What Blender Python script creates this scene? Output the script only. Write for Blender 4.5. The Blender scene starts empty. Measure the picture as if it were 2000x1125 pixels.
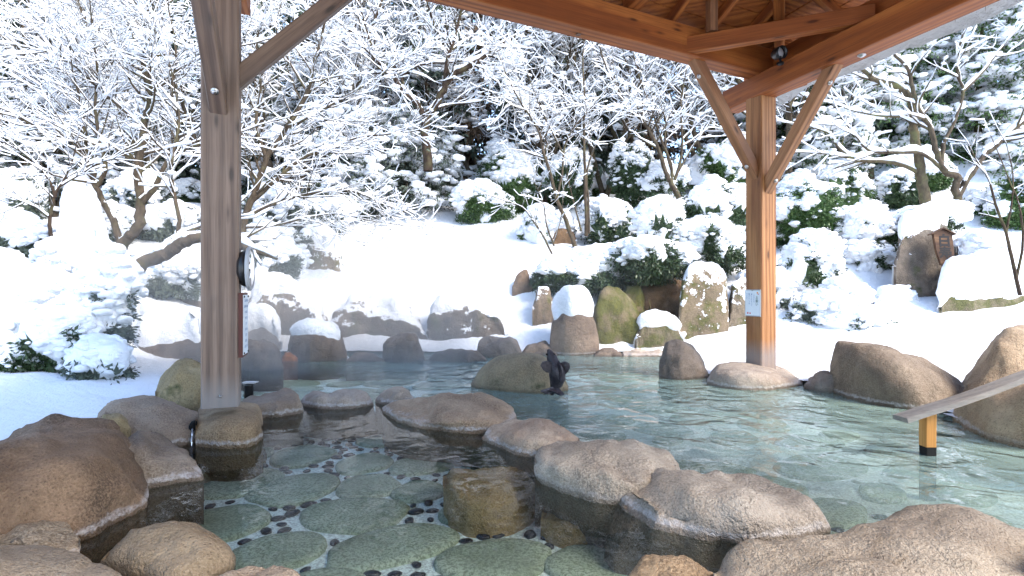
import bpy, math, random
import numpy as np
from mathutils import Vector, Matrix, noise as mnoise

random.seed(7)
RNG = np.random.default_rng(7)
scene = bpy.context.scene
COL = scene.collection

# ------------------------------------------------------------------ camera
F, H, CU, CV = 1090.0, 0.86, 1000.0, 562.5      # focal length in photo pixels, eye height over the water
cam_d = bpy.data.cameras.new('camera')
cam_d.sensor_width = 36.0
cam_d.lens = 36.0 * F / 2000.0
cam_d.clip_start = 0.05
cam_d.clip_end = 2000.0
cam = bpy.data.objects.new('camera', cam_d)
COL.objects.link(cam)
cam.location = (0, 0, H)
cam.rotation_euler = (math.radians(90), 0, 0)
scene.camera = cam

# ------------------------------------------------------------------ sky and sun
SUN_EL, SUN_AZ = math.radians(42), math.radians(128)   # azimuth clockwise from +Y: from behind, to the right
world = bpy.data.worlds.new('World')
scene.world = world
world.use_nodes = True
wn = world.node_tree.nodes
wl = world.node_tree.links
wn.clear()
sky = wn.new('ShaderNodeTexSky')
sky.sky_type = 'NISHITA'
sky.sun_disc = False
sky.sun_elevation = SUN_EL
sky.sun_rotation = SUN_AZ
sky.air_density = 1.0
sky.dust_density = 0.8
sky.altitude = 600
sky.ozone_density = 1.5
bg = wn.new('ShaderNodeBackground')
bg.inputs['Strength'].default_value = 0.15
wo = wn.new('ShaderNodeOutputWorld')
wl.new(sky.outputs[0], bg.inputs['Color'])
wl.new(bg.outputs[0], wo.inputs['Surface'])
sun_d = bpy.data.lights.new('sun', 'SUN')
sun_d.energy = 2.0
sun_d.angle = math.radians(25)
sun_d.color = (1.0, 0.91, 0.80)
sun = bpy.data.objects.new('sun', sun_d)
COL.objects.link(sun)
sdir = Vector((math.sin(SUN_AZ) * math.cos(SUN_EL), math.cos(SUN_AZ) * math.cos(SUN_EL), math.sin(SUN_EL)))
sun.rotation_euler = sdir.to_track_quat('Z', 'Y').to_euler()
sun.location = (6, -6, 12)

vs = scene.view_settings
vs.view_transform = 'Standard'
vs.look = 'None'
vs.exposure = 2.0
vs.gamma = 1.0
vs.use_curve_mapping = False
cy = scene.cycles
cy.use_denoising = True
cy.use_adaptive_sampling = True
cy.adaptive_threshold = 0.02
cy.max_bounces = 6
cy.diffuse_bounces = 3
cy.glossy_bounces = 4
cy.transparent_max_bounces = 8
cy.caustics_reflective = False
cy.caustics_refractive = False
cy.sample_clamp_indirect = 6.0

# ------------------------------------------------------------------ helpers
def px(u, v, Y):
    return Vector(((u - CU) / F * Y, Y, H - (v - CV) / F * Y))

def wp(u, v, z=0.0):
    return px(u, v, (H - z) * F / (v - CV))

def fbm(P, scale, seed=0.0, octv=4):
    """fast sum-of-sines noise on an (N,3) array, about -1..1"""
    r = np.random.default_rng(int(seed * 1000) + 17)
    out = np.zeros(len(P)); amp = 1.0; tot = 0.0; s = scale
    for o in range(octv):
        acc = np.zeros(len(P))
        for k in range(5):
            d = r.normal(size=3); d /= np.linalg.norm(d)
            d2 = r.normal(size=3); d2 /= np.linalg.norm(d2)
            acc += np.sin(P @ d * s * 2.2 + r.uniform(0, 6.28) + 1.3 * np.sin(P @ d2 * s * 1.7 + r.uniform(0, 6.28)))
        out += acc / 2.6 * amp
        tot += amp
        amp *= 0.5; s *= 2.1
    return out / tot

def np_mesh(name, V, Fc, smooth=True):
    """V (N,3), Fc (M,k) or list of such arrays"""
    if not isinstance(Fc, list):
        Fc = [Fc]
    me = bpy.data.meshes.new(name)
    V = np.asarray(V, dtype=np.float32)
    me.vertices.add(len(V))
    me.vertices.foreach_set('co', V.ravel())
    Fc = [np.asarray(f, dtype=np.int32) for f in Fc if len(f)]
    nl = sum(f.size for f in Fc); npoly = sum(len(f) for f in Fc)
    me.loops.add(nl)
    me.loops.foreach_set('vertex_index', np.concatenate([f.ravel() for f in Fc]))
    me.polygons.add(npoly)
    cnt = np.concatenate([np.full(len(f), f.shape[1], dtype=np.int32) for f in Fc])
    st = np.concatenate([[0], np.cumsum(cnt)[:-1]]).astype(np.int32)
    me.polygons.foreach_set('loop_start', st)
    me.polygons.foreach_set('loop_total', cnt)
    me.polygons.foreach_set('use_smooth', np.full(npoly, smooth, dtype=bool))
    me.update(calc_edges=True)
    me.validate()
    return me

class MB:
    """collects geometry for ONE mesh"""
    def __init__(self):
        self.V = []; self.q = []; self.t = []; self.n = 0
    def add(self, V, Fc):
        V = np.asarray(V, dtype=float)
        Fc = np.asarray(Fc, dtype=int)
        if len(Fc):
            (self.q if Fc.shape[1] == 4 else self.t).append(Fc + self.n)
        self.V.append(V); self.n += len(V)
        return self
    def mesh(self, name, smooth=True):
        fs = []
        if self.q: fs.append(np.concatenate(self.q))
        if self.t: fs.append(np.concatenate(self.t))
        return np_mesh(name, np.concatenate(self.V), fs, smooth)
    def build(self, name, mat, parent=None, smooth=True, **kw):
        return link(name, self.mesh(name, smooth), mat, parent, **kw)

def link(name, me, mat, parent=None, label=None, cat=None, group=None, kind=None):
    if mat is not None and not me.materials:
        me.materials.append(mat)
    o = bpy.data.objects.new(name, me)
    COL.objects.link(o)
    if parent is not None:
        o.parent = parent
    return tag(o, label, cat, group, kind)

def tag(o, label=None, cat=None, group=None, kind=None):
    if label: o['label'] = label
    if cat: o['category'] = cat
    if group: o['group'] = group
    if kind: o['kind'] = kind
    return o

def empty(name, loc, label=None, cat=None, group=None):
    o = bpy.data.objects.new(name, None)
    o.empty_display_size = 0.1
    o.location = loc
    COL.objects.link(o)
    return tag(o, label, cat, group)

def rebase(o, root):
    """child geometry is written in world coordinates: shift it under its root"""
    o.parent = root
    o.matrix_parent_inverse = Matrix.Translation(-Vector(root.location))
    return o

BOXF = np.array([[0, 1, 3, 2], [4, 6, 7, 5], [0, 4, 5, 1], [2, 3, 7, 6], [0, 2, 6, 4], [1, 5, 7, 3]])
def beam_mesh(L, w, h, bev=0.006, seed=0, nx=8):
    """chamfered timber along local X from 0..L, y +-w/2, z 0..h, slightly uneven"""
    prof = [(-w/2+bev, 0), (w/2-bev, 0), (w/2, bev), (w/2, h-bev), (w/2-bev, h), (-w/2+bev, h), (-w/2, h-bev), (-w/2, bev)]
    xs = np.linspace(0, L, nx)
    V = np.array([(x, y, z) for x in xs for y, z in prof])
    V[:, 1:] += 0.0012 * np.stack([fbm(V, 5, seed + 1, 2), fbm(V, 5, seed + 2, 2)], 1)
    q = []
    for i in range(nx - 1):
        for k in range(8):
            q.append((i*8+k, i*8+(k+1) % 8, (i+1)*8+(k+1) % 8, (i+1)*8+k))
    q = np.array(q)
    me_f = [q[:, ::-1]]
    caps = np.array([[0, 1, 2, 3, 4, 5, 6, 7], [(nx-1)*8 + k for k in (7, 6, 5, 4, 3, 2, 1, 0)]])
    me_f.append(caps[:, ::-1])
    return np_mesh('timber', V, me_f, smooth=False)

def orient_beam(o, p0, p1, roll_up=Vector((0, 0, 1))):
    d = (Vector(p1) - Vector(p0)).normalized()
    side = roll_up.cross(d).normalized()
    up = d.cross(side)
    M = Matrix((d, side, up)).transposed().to_4x4()
    M.translation = Vector(p0)
    o.matrix_world = M
    return o

def timber(name, p0, p1, w, h, mat, parent, seed=0, zoff=0.0, bev=0.006):
    """timber whose bottom centre line runs p0->p1 (zoff shifts along its own up)"""
    L = (Vector(p1) - Vector(p0)).length
    o = link(name, beam_mesh(L, w, h, bev, seed), mat, parent)
    orient_beam(o, p0, p1)
    if zoff:
        o.matrix_world = o.matrix_world @ Matrix.Translation((0, 0, zoff))
    return o

def tubes(P0, P1, R0, R1, n=5, squash=None, lift=None):
    """open prisms for all segments at once; squash: per-segment (width,height) ellipse instead of R"""
    P0, P1 = np.asarray(P0, float), np.asarray(P1, float)
    d = P1 - P0
    d /= np.maximum(np.linalg.norm(d, axis=1, keepdims=True), 1e-9)
    ref = np.tile(np.array([0, 0, 1.0]), (len(d), 1))
    ref[np.abs(d[:, 2]) > 0.97] = (1, 0, 0)
    s = np.cross(d, ref); s /= np.linalg.norm(s, axis=1, keepdims=True)
    up = np.cross(s, d)
    a = np.arange(n) / n * 2 * math.pi + 0.3
    ca, sa = np.cos(a), np.sin(a)
    def ring(P, w, h):
        return P[:, None, :] + s[:, None, :] * (ca[None, :, None] * w[:, None, None]) + up[:, None, :] * (sa[None, :, None] * h[:, None, None])
    if squash is None:
        A = ring(P0, np.asarray(R0), np.asarray(R0)); B = ring(P1, np.asarray(R1), np.asarray(R1))
    else:
        (w0, h0), (w1, h1) = squash
        A = ring(P0, w0, h0); B = ring(P1, w1, h1)
    V = np.concatenate([A, B], axis=1).reshape(-1, 3)
    base = (np.arange(len(d)) * 2 * n)[:, None, None]
    k = np.arange(n)
    q = np.stack([k, (k + 1) % n, n + (k + 1) % n, n + k], 1)[None]
    return V, (base + q).reshape(-1, 4)

def ico(sub):
    import bmesh
    bm = bmesh.new()
    bmesh.ops.create_icosphere(bm, subdivisions=sub, radius=1.0)
    V = np.array([v.co[:] for v in bm.verts]); Fc = np.array([[v.index for v in f.verts] for f in bm.faces])
    bm.free()
    return V, Fc
ICO = {k: ico(k) for k in (1, 2, 3, 4, 5)}

def scatter(baseV, baseF, pos, scl, rng, jitter=0.0, tilt=0.0, rots=None):
    """copies of a small shape in one array. pos (N,3), scl (N,3)"""
    N = len(pos)
    m = len(baseV)
    az = rng.uniform(0, 2 * math.pi, N)
    c, s = np.cos(az), np.sin(az)
    B = np.tile(baseV[None], (N, 1, 1)) * scl[:, None, :]
    if jitter:
        B *= 1 + rng.normal(0, jitter, (N, m, 1))
    if tilt:
        t = rng.normal(0, tilt, N); ct, st = np.cos(t)[:, None], np.sin(t)[:, None]
        y, z = B[:, :, 1] * ct - B[:, :, 2] * st, B[:, :, 1] * st + B[:, :, 2] * ct
        B = np.stack([B[:, :, 0], y, z], 2)
    X = B[:, :, 0] * c[:, None] - B[:, :, 1] * s[:, None]
    Y = B[:, :, 0] * s[:, None] + B[:, :, 1] * c[:, None]
    V = np.stack([X, Y, B[:, :, 2]], 2) + pos[:, None, :]
    Fo = baseF[None] + (np.arange(N) * m)[:, None, None]
    return V.reshape(-1, 3), Fo.reshape(-1, baseF.shape[1])

# ------------------------------------------------------------------ materials
class NT:
    def __init__(self, name):
        self.m = bpy.data.materials.new(name)
        self.m.use_nodes = True
        self.t = self.m.node_tree
        self.t.nodes.clear()
        self.out = self.t.nodes.new('ShaderNodeOutputMaterial')
    def n(self, typ, **kw):
        nd = self.t.nodes.new(typ)
        for k, v in kw.items():
            if k in nd.inputs: nd.inputs[k].default_value = v
            else: setattr(nd, k, v)
        return nd
    def l(self, a, b): self.t.links.new(a, b)
    def val(self, x, sock):
        if hasattr(x, 'links') or hasattr(x, 'is_linked'): self.l(x, sock)
        else: sock.default_value = x
    def math(self, op, a, b=0.0, clamp=False):
        nd = self.n('ShaderNodeMath'); nd.operation = op; nd.use_clamp = clamp
        self.val(a, nd.inputs[0]); self.val(b, nd.inputs[1])
        return nd.outputs[0]
    def ramp(self, fac, stops, interp='LINEAR'):
        nd = self.n('ShaderNodeValToRGB')
        nd.color_ramp.interpolation = interp
        el = nd.color_ramp.elements
        while len(el) < len(stops): el.new(0.5)
        for e, (p, c) in zip(el, stops):
            e.position = p
            e.color = (c[0], c[1], c[2], 1) if not isinstance(c, (int, float)) else (c, c, c, 1)
        self.l(fac, nd.inputs[0])
        return nd.outputs[0]
    def mix(self, fac, a, b, blend='MIX'):
        nd = self.n('ShaderNodeMix'); nd.data_type = 'RGBA'; nd.blend_type = blend
        self.val(fac, nd.inputs[0])
        for x, s in ((a, nd.inputs[6]), (b, nd.inputs[7])):
            if isinstance(x, tuple): s.default_value = (*x[:3], 1)
            else: self.l(x, s)
        return nd.outputs[2]
    def coord(self, which='Object', scale=(1, 1, 1), rnd=False):
        tc = self.n('ShaderNodeTexCoord')
        mp = self.n('ShaderNodeMapping')
        mp.inputs['Scale'].default_value = scale
        src = self.n('ShaderNodeNewGeometry').outputs['Position'] if which == 'World' else tc.outputs[which]
        self.l(src, mp.inputs['Vector'])
        if rnd:
            oi = self.n('ShaderNodeObjectInfo')
            add = self.n('ShaderNodeVectorMath'); add.operation = 'ADD'
            cm = self.n('ShaderNodeCombineXYZ')
            for i, k in enumerate((37.0, 91.0, 53.0)):
                self.l(self.math('MULTIPLY', oi.outputs['Random'], k), cm.inputs[i])
            self.l(mp.outputs[0], add.inputs[0]); self.l(cm.outputs[0], add.inputs[1])
            return add.outputs[0]
        return mp.outputs[0]
    def noise(self, vec, scale, detail=4, rough=0.55, dist=0.0):
        nd = self.n('ShaderNodeTexNoise')
        nd.inputs['Scale'].default_value = scale; nd.inputs['Detail'].default_value = detail
        nd.inputs['Roughness'].default_value = rough; nd.inputs['Distortion'].default_value = dist
        self.l(vec, nd.inputs['Vector'])
        return nd.outputs['Fac']
    def bump(self, height, strength, dist=0.02, normal=None):
        nd = self.n('ShaderNodeBump')
        nd.inputs['Strength'].default_value = strength; nd.inputs['Distance'].default_value = dist
        self.l(height, nd.inputs['Height'])
        if normal is not None: self.l(normal, nd.inputs['Normal'])
        return nd.outputs[0]
    def principled(self, color, rough=0.8, normal=None, spec=0.3, metal=0.0):
        b = self.n('ShaderNodeBsdfPrincipled')
        self.val(color if not isinstance(color, tuple) else (*color[:3], 1), b.inputs['Base Color'])
        self.val(rough, b.inputs['Roughness'])
        b.inputs['Specular IOR Level'].default_value = spec
        b.inputs['Metallic'].default_value = metal
        if normal is not None: self.l(normal, b.inputs['Normal'])
        self.l(b.outputs[0], self.out.inputs['Surface'])
        return b

def mat_plain(name, col, rough=0.7, spec=0.3, metal=0.0):
    t = NT(name); t.principled(col, rough, None, spec, metal); return t.m

def mat_snow():
    t = NT('snow')
    c = t.coord('World')
    n1 = t.noise(c, 14, 4); n2 = t.noise(c, 90, 3)
    h = t.math('ADD', t.math('MULTIPLY', n1, 1.0), t.math('MULTIPLY', n2, 0.25))
    t.principled((0.83, 0.85, 0.88), 0.75, t.bump(h, 0.6, 0.06), 0.2)
    return t.m

def mat_rock(name, base, dark, light, crust=True, moss=0.0, dust=0.0, wet=True, scale=1.0):
    t = NT(name)
    c = t.coord('World', rnd=True)
    geo = t.n('ShaderNodeNewGeometry')
    sep = t.n('ShaderNodeSeparateXYZ'); t.l(geo.outputs['Position'], sep.inputs[0])
    z = sep.outputs[2]
    big = t.noise(c, 2.2 * scale, 5, 0.6, 0.4)
    mid = t.noise(c, 11 * scale, 5, 0.65)
    fine = t.noise(c, 120 * scale, 3, 0.7)
    col = t.ramp(big, [(0.34, dark), (0.50, base), (0.66, light)])
    col = t.mix(t.ramp(mid, [(0.35, 0.0), (0.7, 1.0)]), col, t.mix(0.55, col, dark))
    col = t.mix(t.ramp(fine, [(0.42, 0.0), (0.62, 0.6)]), col, light)
    vor = t.n('ShaderNodeTexVoronoi'); vor.inputs['Scale'].default_value = 75 * scale; t.l(c, vor.inputs['Vector'])
    col = t.mix(t.ramp(vor.outputs['Distance'], [(0.12, 0.55), (0.3, 0.0)]), col, (dark[0]*.5, dark[1]*.5, dark[2]*.5))
    cv = t.n('ShaderNodeTexVoronoi'); cv.feature = 'DISTANCE_TO_EDGE'; cv.inputs['Scale'].default_value = 1.1 * scale
    wv = t.n('ShaderNodeVectorMath'); wv.operation = 'ADD'
    wn3 = t.n('ShaderNodeTexNoise'); wn3.inputs['Scale'].default_value = 5.0; wn3.inputs['Detail'].default_value = 4; t.l(c, wn3.inputs['Vector'])
    ws = t.n('ShaderNodeVectorMath'); ws.operation = 'SCALE'; ws.inputs['Scale'].default_value = 0.55; t.l(wn3.outputs['Color'], ws.inputs[0])
    t.l(c, wv.inputs[0]); t.l(ws.outputs[0], wv.inputs[1]); t.l(wv.outputs[0], cv.inputs['Vector'])
    crack = t.math('MULTIPLY', t.ramp(cv.outputs['Distance'], [(0.0, 1.0), (0.007, 0.0)]), t.ramp(t.noise(c, 2.2, 2), [(0.54, 0.0), (0.64, 0.8)]))
    col = t.mix(t.math('MULTIPLY', crack, 0.25), col, (dark[0]*.5, dark[1]*.5, dark[2]*.5))
    stain = t.ramp(t.noise(c, 1.1, 4, 0.65, 0.8), [(0.52, 0.0), (0.62, 0.5)])
    col = t.mix(stain, col, (dark[0]*1.2, dark[1]*1.2, dark[2]*1.25))
    if moss:
        mn = t.noise(c, 5, 4, 0.6)
        mm = t.ramp(mn, [(0.62 - moss * 0.25, 0.0), (0.72 - moss * 0.2, 0.85)])
        col = t.mix(mm, col, t.mix(t.ramp(fine, [(0.4, 0.0), (0.6, 1.0)]), (0.035, 0.042, 0.012), (0.105, 0.105, 0.022)))
    oi2 = t.n('ShaderNodeObjectInfo')
    hs = t.n('ShaderNodeHueSaturation'); t.l(col, hs.inputs['Color'])
    t.l(t.math('ADD', t.math('MULTIPLY', oi2.outputs['Random'], 0.45), 0.8), hs.inputs['Value']); t.l(t.math('ADD', t.math('MULTIPLY', t.math('FRACT', t.math('MULTIPLY', oi2.outputs['Random'], 7.31)), 0.5), 0.7), hs.inputs['Saturation'])
    col = hs.outputs['Color']
    rough = 0.78
    edge = t.math('ADD', z, t.math('MULTIPLY', t.math('SUBTRACT', t.noise(c, 26, 4, 0.7), 0.5), 0.05))
    if wet:
        wm = t.ramp(edge, [(0.012, 1.0), (0.035, 0.0)])
        col = t.mix(t.math('MULTIPLY', wm, 0.45), col, (dark[0]*.55, dark[1]*.5, dark[2]*.45))
        rough = t.ramp(edge, [(0.0, 0.25), (0.05, 0.8)])
    if crust:
        cm = t.ramp(edge, [(0.016, 0.0), (0.022, 1.0), (0.034, 0.85), (0.044, 0.0)])
        cm = t.math('MULTIPLY', cm, t.ramp(t.noise(c, 55, 4, 0.75), [(0.36, 0.12), (0.6, 0.9)]))
        patch = t.ramp(t.noise(c, 1.7, 2), [(0.34, 0.25), (0.5, 1.0)])
        col = t.mix(t.math('MULTIPLY', t.math('MULTIPLY', cm, patch), 0.8), col, (0.62, 0.58, 0.56))
    if dust:
        sn = t.n('ShaderNodeSeparateXYZ'); t.l(geo.outputs['Normal'], sn.inputs[0])
        k = t.math('ADD', t.math('MULTIPLY', sn.outputs[2], 0.45), t.noise(c, 9, 5, 0.7))
        dm = t.ramp(k, [(0.80 - dust * 0.32, 0.0), (0.83 - dust * 0.32, 1.0)])
        col = t.mix(dm, col, (0.86, 0.88, 0.92))
    hgt = t.math('ADD', t.math('MULTIPLY', mid, 0.8), t.math('ADD', t.math('MULTIPLY', fine, 0.22), t.math('SUBTRACT', t.math('MULTIPLY', big, 0.8), t.math('MULTIPLY', crack, 0.12))))
    nrm = t.bump(hgt, 1.0, 0.05)
    t.principled(col, rough, nrm, 0.35)
    return t.m

def mat_wood(name, base, dark, light, grey=0.0, rough=0.6, gscale=1.0, lowgrey=False):
    t = NT(name)
    c = t.coord('Object', (1.0, 1.0, 1.0), rnd=True)
    st = t.n('ShaderNodeMapping'); st.inputs['Scale'].default_value = (0.55 * gscale, 7 * gscale, 7 * gscale); t.l(c, st.inputs['Vector'])
    warp = t.noise(st.outputs[0], 1.0, 3, 0.5, 0.6)
    wave = t.n('ShaderNodeTexWave'); wave.wave_type = 'BANDS'; wave.bands_direction = 'Y'
    wave.inputs['Scale'].default_value = 0.8; wave.inputs['Distortion'].default_value = 11.0
    wave.inputs['Detail'].default_value = 3; wave.inputs['Detail Scale'].default_value = 0.6
    t.l(st.outputs[0], wave.inputs['Vector'])
    s2 = t.n('ShaderNodeMapping'); s2.inputs['Scale'].default_value = (3, 110, 110); t.l(c, s2.inputs['Vector'])
    fib = t.noise(s2.outputs[0], 1.0, 3, 0.6)
    col = t.ramp(wave.outputs['Fac'], [(0.0, dark), (0.45, base), (1.0, light)])
    col = t.mix(t.ramp(warp, [(0.3, 0.0), (0.7, 0.8)]), col, base)
    col = t.mix(t.ramp(fib, [(0.36, 0.4), (0.55, 0.0)]), col, (dark[0]*.6, dark[1]*.6, dark[2]*.6))
    blot = t.noise(c, 1.6, 3)
    col = t.mix(t.ramp(blot, [(0.45, 0.0), (0.75, 0.55)]), col, dark)
    kc = t.n('ShaderNodeMapping'); kc.inputs['Scale'].default_value = (2.6, 9, 9); t.l(c, kc.inputs['Vector'])
    vor = t.n('ShaderNodeTexVoronoi'); vor.inputs['Scale'].default_value = 1.0; vor.inputs['Randomness'].default_value = 1.0
    t.l(kc.outputs[0], vor.inputs['Vector'])
    knot = t.ramp(vor.outputs['Distance'], [(0.07, 0.9), (0.13, 0.25), (0.2, 0.0)])
    col = t.mix(knot, col, (dark[0]*.35, dark[1]*.35, dark[2]*.35))
    sc = t.n('ShaderNodeMapping'); sc.inputs['Scale'].default_value = (0.55, 30, 30); t.l(c, sc.inputs['Vector'])
    crack = t.ramp(t.noise(sc.outputs[0], 1.0, 2, 0.5), [(0.24, 1.0), (0.27, 0.0)])
    col = t.mix(t.math('MULTIPLY', crack, 0.5), col, (dark[0]*.25, dark[1]*.25, dark[2]*.25))
    if grey:
        gn = t.noise(c, 3.0, 4)
        col = t.mix(t.math('MULTIPLY', t.ramp(gn, [(0.3, 0.5), (0.65, 1.0)]), grey), col, t.mix(fib, (0.16, 0.145, 0.13), (0.34, 0.31, 0.28)))
    if lowgrey:
        geo = t.n('ShaderNodeNewGeometry'); sp = t.n('ShaderNodeSeparateXYZ'); t.l(geo.outputs['Position'], sp.inputs[0])
        zz = t.math('ADD', sp.outputs[2], t.math('MULTIPLY', t.noise(s2.outputs[0], 0.5, 2), 0.12))
        col = t.mix(t.ramp(zz, [(0.30, 0.75), (0.45, 0.0)]), col, (0.24, 0.22, 0.21))
    hgt = t.math('SUBTRACT', t.math('ADD', t.math('MULTIPLY', wave.outputs['Fac'], 0.5), t.math('MULTIPLY', fib, 0.6)), t.math('MULTIPLY', crack, 1.2))
    t.principled(col, rough, t.bump(hgt, 0.28, 0.006), 0.3)
    return t.m

def mat_leaf(name, c0, c1, rough=0.45):
    t = NT(name)
    c = t.coord('World')
    n = t.noise(c, 9, 2)
    col = t.ramp(n, [(0.3, c0), (0.7, c1)])
    b = t.principled(col, rough, None, 0.4)
    return t.m

def mat_bark(name, base, dark, moss=0.3):
    t = NT(name)
    c = t.coord('World')
    mp = t.n('ShaderNodeMapping'); mp.inputs['Scale'].default_value = (22, 22, 7); t.l(c, mp.inputs['Vector'])
    n = t.noise(mp.outputs[0], 1.0, 4, 0.65)
    col = t.ramp(n, [(0.3, dark), (0.7, base)])
    mn = t.noise(c, 7, 3)
    col = t.mix(t.math('MULTIPLY', t.ramp(mn, [(0.5, 0.0), (0.65, 1.0)]), moss), col, (0.14, 0.14, 0.06))
    t.principled(col, 0.9, t.bump(n, 0.5, 0.01), 0.15)
    return t.m

def mat_water():
    t = NT('pool_water')
    c = t.coord('World')
    geo = t.n('ShaderNodeNewGeometry')
    sp = t.n('ShaderNodeSeparateXYZ'); t.l(geo.outputs['Position'], sp.inputs[0])
    # the spring runs into the far basin: livelier there, nearly still in the near basin
    lively = t.ramp(t.math('ADD', t.math('MULTIPLY', sp.outputs[0], 0.16), t.math('MULTIPLY', sp.outputs[1], 0.14)), [(0.44, 0.10), (0.66, 1.0)])
    n1 = t.noise(c, 3.6, 2, 0.45, 0.8)
    n2 = t.noise(c, 9.5, 2, 0.5, 0.5)
    n3 = t.noise(c, 45, 1, 0.5)
    h = t.math('ADD', t.math('MULTIPLY', n1, 1.0), t.math('ADD', t.math('MULTIPLY', n2, 0.22), t.math('MULTIPLY', n3, 0.012)))
    h = t.math('MULTIPLY', h, lively)
    nrm = t.bump(h, 0.8, 0.065)
    fr = t.n('ShaderNodeFresnel'); fr.inputs['IOR'].default_value = 1.33; t.l(nrm, fr.inputs['Normal'])
    gl = t.n('ShaderNodeBsdfGlossy'); gl.inputs['Roughness'].default_value = 0.02; t.l(nrm, gl.inputs['Normal'])
    tr = t.n('ShaderNodeBsdfTransparent'); tr.inputs['Color'].default_value = (0.94, 1.0, 0.985, 1)
    df = t.n('ShaderNodeBsdfDiffuse'); df.inputs['Color'].default_value = (0.56, 0.78, 0.69, 1)
    m0 = t.n('ShaderNodeMixShader')
    milk = t.math('MULTIPLY', t.math('SUBTRACT', lively, 0.10, True), 0.36)
    t.l(milk, m0.inputs[0]); t.l(tr.outputs[0], m0.inputs[1]); t.l(df.outputs[0], m0.inputs[2])
    m1 = t.n('ShaderNodeMixShader')
    t.l(t.math('MULTIPLY', fr.outputs[0], t.math('ADD', t.math('MULTIPLY', lively, 0.35), 0.65)), m1.inputs[0]); t.l(m0.outputs[0], m1.inputs[1]); t.l(gl.outputs[0], m1.inputs[2])
    t.l(m1.outputs[0], t.out.inputs['Surface'])
    return t.m

M = {}
M['snow'] = mat_snow()
M['rock_tan'] = mat_rock('rock_tan', (0.30, 0.21, 0.13), (0.125, 0.08, 0.048), (0.45, 0.34, 0.225))
M['rock_pink'] = mat_rock('rock_pink', (0.38, 0.28, 0.20), (0.19, 0.13, 0.09), (0.51, 0.40, 0.295))
M['rock_grey'] = mat_rock('rock_grey', (0.34, 0.265, 0.185), (0.16, 0.12, 0.082), (0.48, 0.395, 0.295))
M['rock_brown'] = mat_rock('rock_brown', (0.19, 0.118, 0.068), (0.07, 0.043, 0.025), (0.34, 0.225, 0.14))
M['rock_far'] = mat_rock('rock_far', (0.18, 0.13, 0.095), (0.08, 0.06, 0.048), (0.30, 0.23, 0.17), crust=False)
M['rock_moss'] = mat_rock('rock_moss', (0.13, 0.10, 0.06), (0.05, 0.04, 0.025), (0.24, 0.2, 0.13), crust=False, moss=0.9, wet=False)
M['rock_yellow'] = mat_rock('rock_yellow', (0.32, 0.225, 0.10), (0.15, 0.105, 0.05), (0.44, 0.33, 0.17), crust=False, moss=0.15)
M['rock_dust'] = mat_rock('rock_dust', (0.14, 0.10, 0.07), (0.055, 0.042, 0.03), (0.23, 0.18, 0.13), crust=False, moss=0.25, dust=0.2, wet=False)
M['rock_dusty'] = mat_rock('rock_dusty', (0.17, 0.13, 0.09), (0.07, 0.055, 0.035), (0.28, 0.22, 0.15), crust=False, moss=0.5, dust=0.62, wet=False)
M['rock_orange'] = mat_rock('rock_orange', (0.42, 0.17, 0.06), (0.2, 0.08, 0.03), (0.5, 0.25, 0.12), crust=False)
M['rock_wet'] = mat_rock('rock_wet', (0.20, 0.15, 0.095), (0.10, 0.07, 0.045), (0.30, 0.235, 0.165), crust=False)
M['rock_floor'] = mat_rock('rock_floor', (0.34, 0.235, 0.12), (0.15, 0.10, 0.05), (0.5, 0.37, 0.21), crust=False, wet=False)
M['beam'] = mat_wood('wood_beam', (0.31, 0.092, 0.02), (0.16, 0.042, 0.011), (0.43, 0.148, 0.034))
M['post_l'] = mat_wood('wood_post_weathered', (0.195, 0.125, 0.088), (0.10, 0.06, 0.042), (0.27, 0.18, 0.13), grey=0.2, rough=0.75, lowgrey=True)
M['post_r'] = mat_wood('wood_post_warm', (0.33, 0.15, 0.055), (0.18, 0.07, 0.026), (0.42, 0.21, 0.088), lowgrey=True, gscale=1.2)
M['brace'] = mat_wood('wood_brace', (0.29, 0.13, 0.052), (0.15, 0.06, 0.025), (0.38, 0.185, 0.08), grey=0.1)
M['brace_d'] = mat_wood('wood_brace_dark', (0.13, 0.075, 0.05), (0.06, 0.032, 0.022), (0.21, 0.13, 0.085), grey=0.2)
M['rail'] = mat_wood('wood_rail', (0.2, 0.165, 0.13), (0.1, 0.08, 0.065), (0.3, 0.26, 0.21), grey=0.8, rough=0.8)
M['stake'] = mat_wood('wood_stake', (0.52, 0.24, 0.06), (0.36, 0.15, 0.035), (0.6, 0.31, 0.1))
M['plaque'] = mat_wood('wood_plaque', (0.085, 0.045, 0.025), (0.035, 0.018, 0.012), (0.16, 0.09, 0.05), rough=0.85)
M['steel'] = mat_plain('steel', (0.45, 0.44, 0.43), 0.3, 0.5, 1.0)
M['black'] = mat_plain('black_plastic', (0.012, 0.012, 0.013), 0.35, 0.5)
M['dark'] = mat_plain('dark_hole', (0.01, 0.009, 0.008), 0.9)
M['grey_plastic'] = mat_plain('grey_plastic', (0.4, 0.4, 0.41), 0.4)
M['mirror'] = mat_plain('mirror_glass', (0.86, 0.87, 0.88), 0.03, 0.5, 1.0)
M['paper'] = mat_plain('paper', (0.72, 0.77, 0.82), 0.5)
M['red_wood'] = mat_plain('red_brown_board', (0.09, 0.028, 0.02), 0.6)
M['ink_green'] = mat_plain('ink_green', (0.03, 0.09, 0.06), 0.8)
M['ink_blue'] = mat_plain('ink_blue', (0.12, 0.22, 0.40), 0.8)
M['ink_red'] = mat_plain('ink_red', (0.6, 0.08, 0.08), 0.8)
M['ink_orange'] = mat_plain('ink_orange', (0.8, 0.35, 0.08), 0.8)
M['ink_black'] = mat_plain('ink_black', (0.012, 0.011, 0.012), 0.8)
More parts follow.
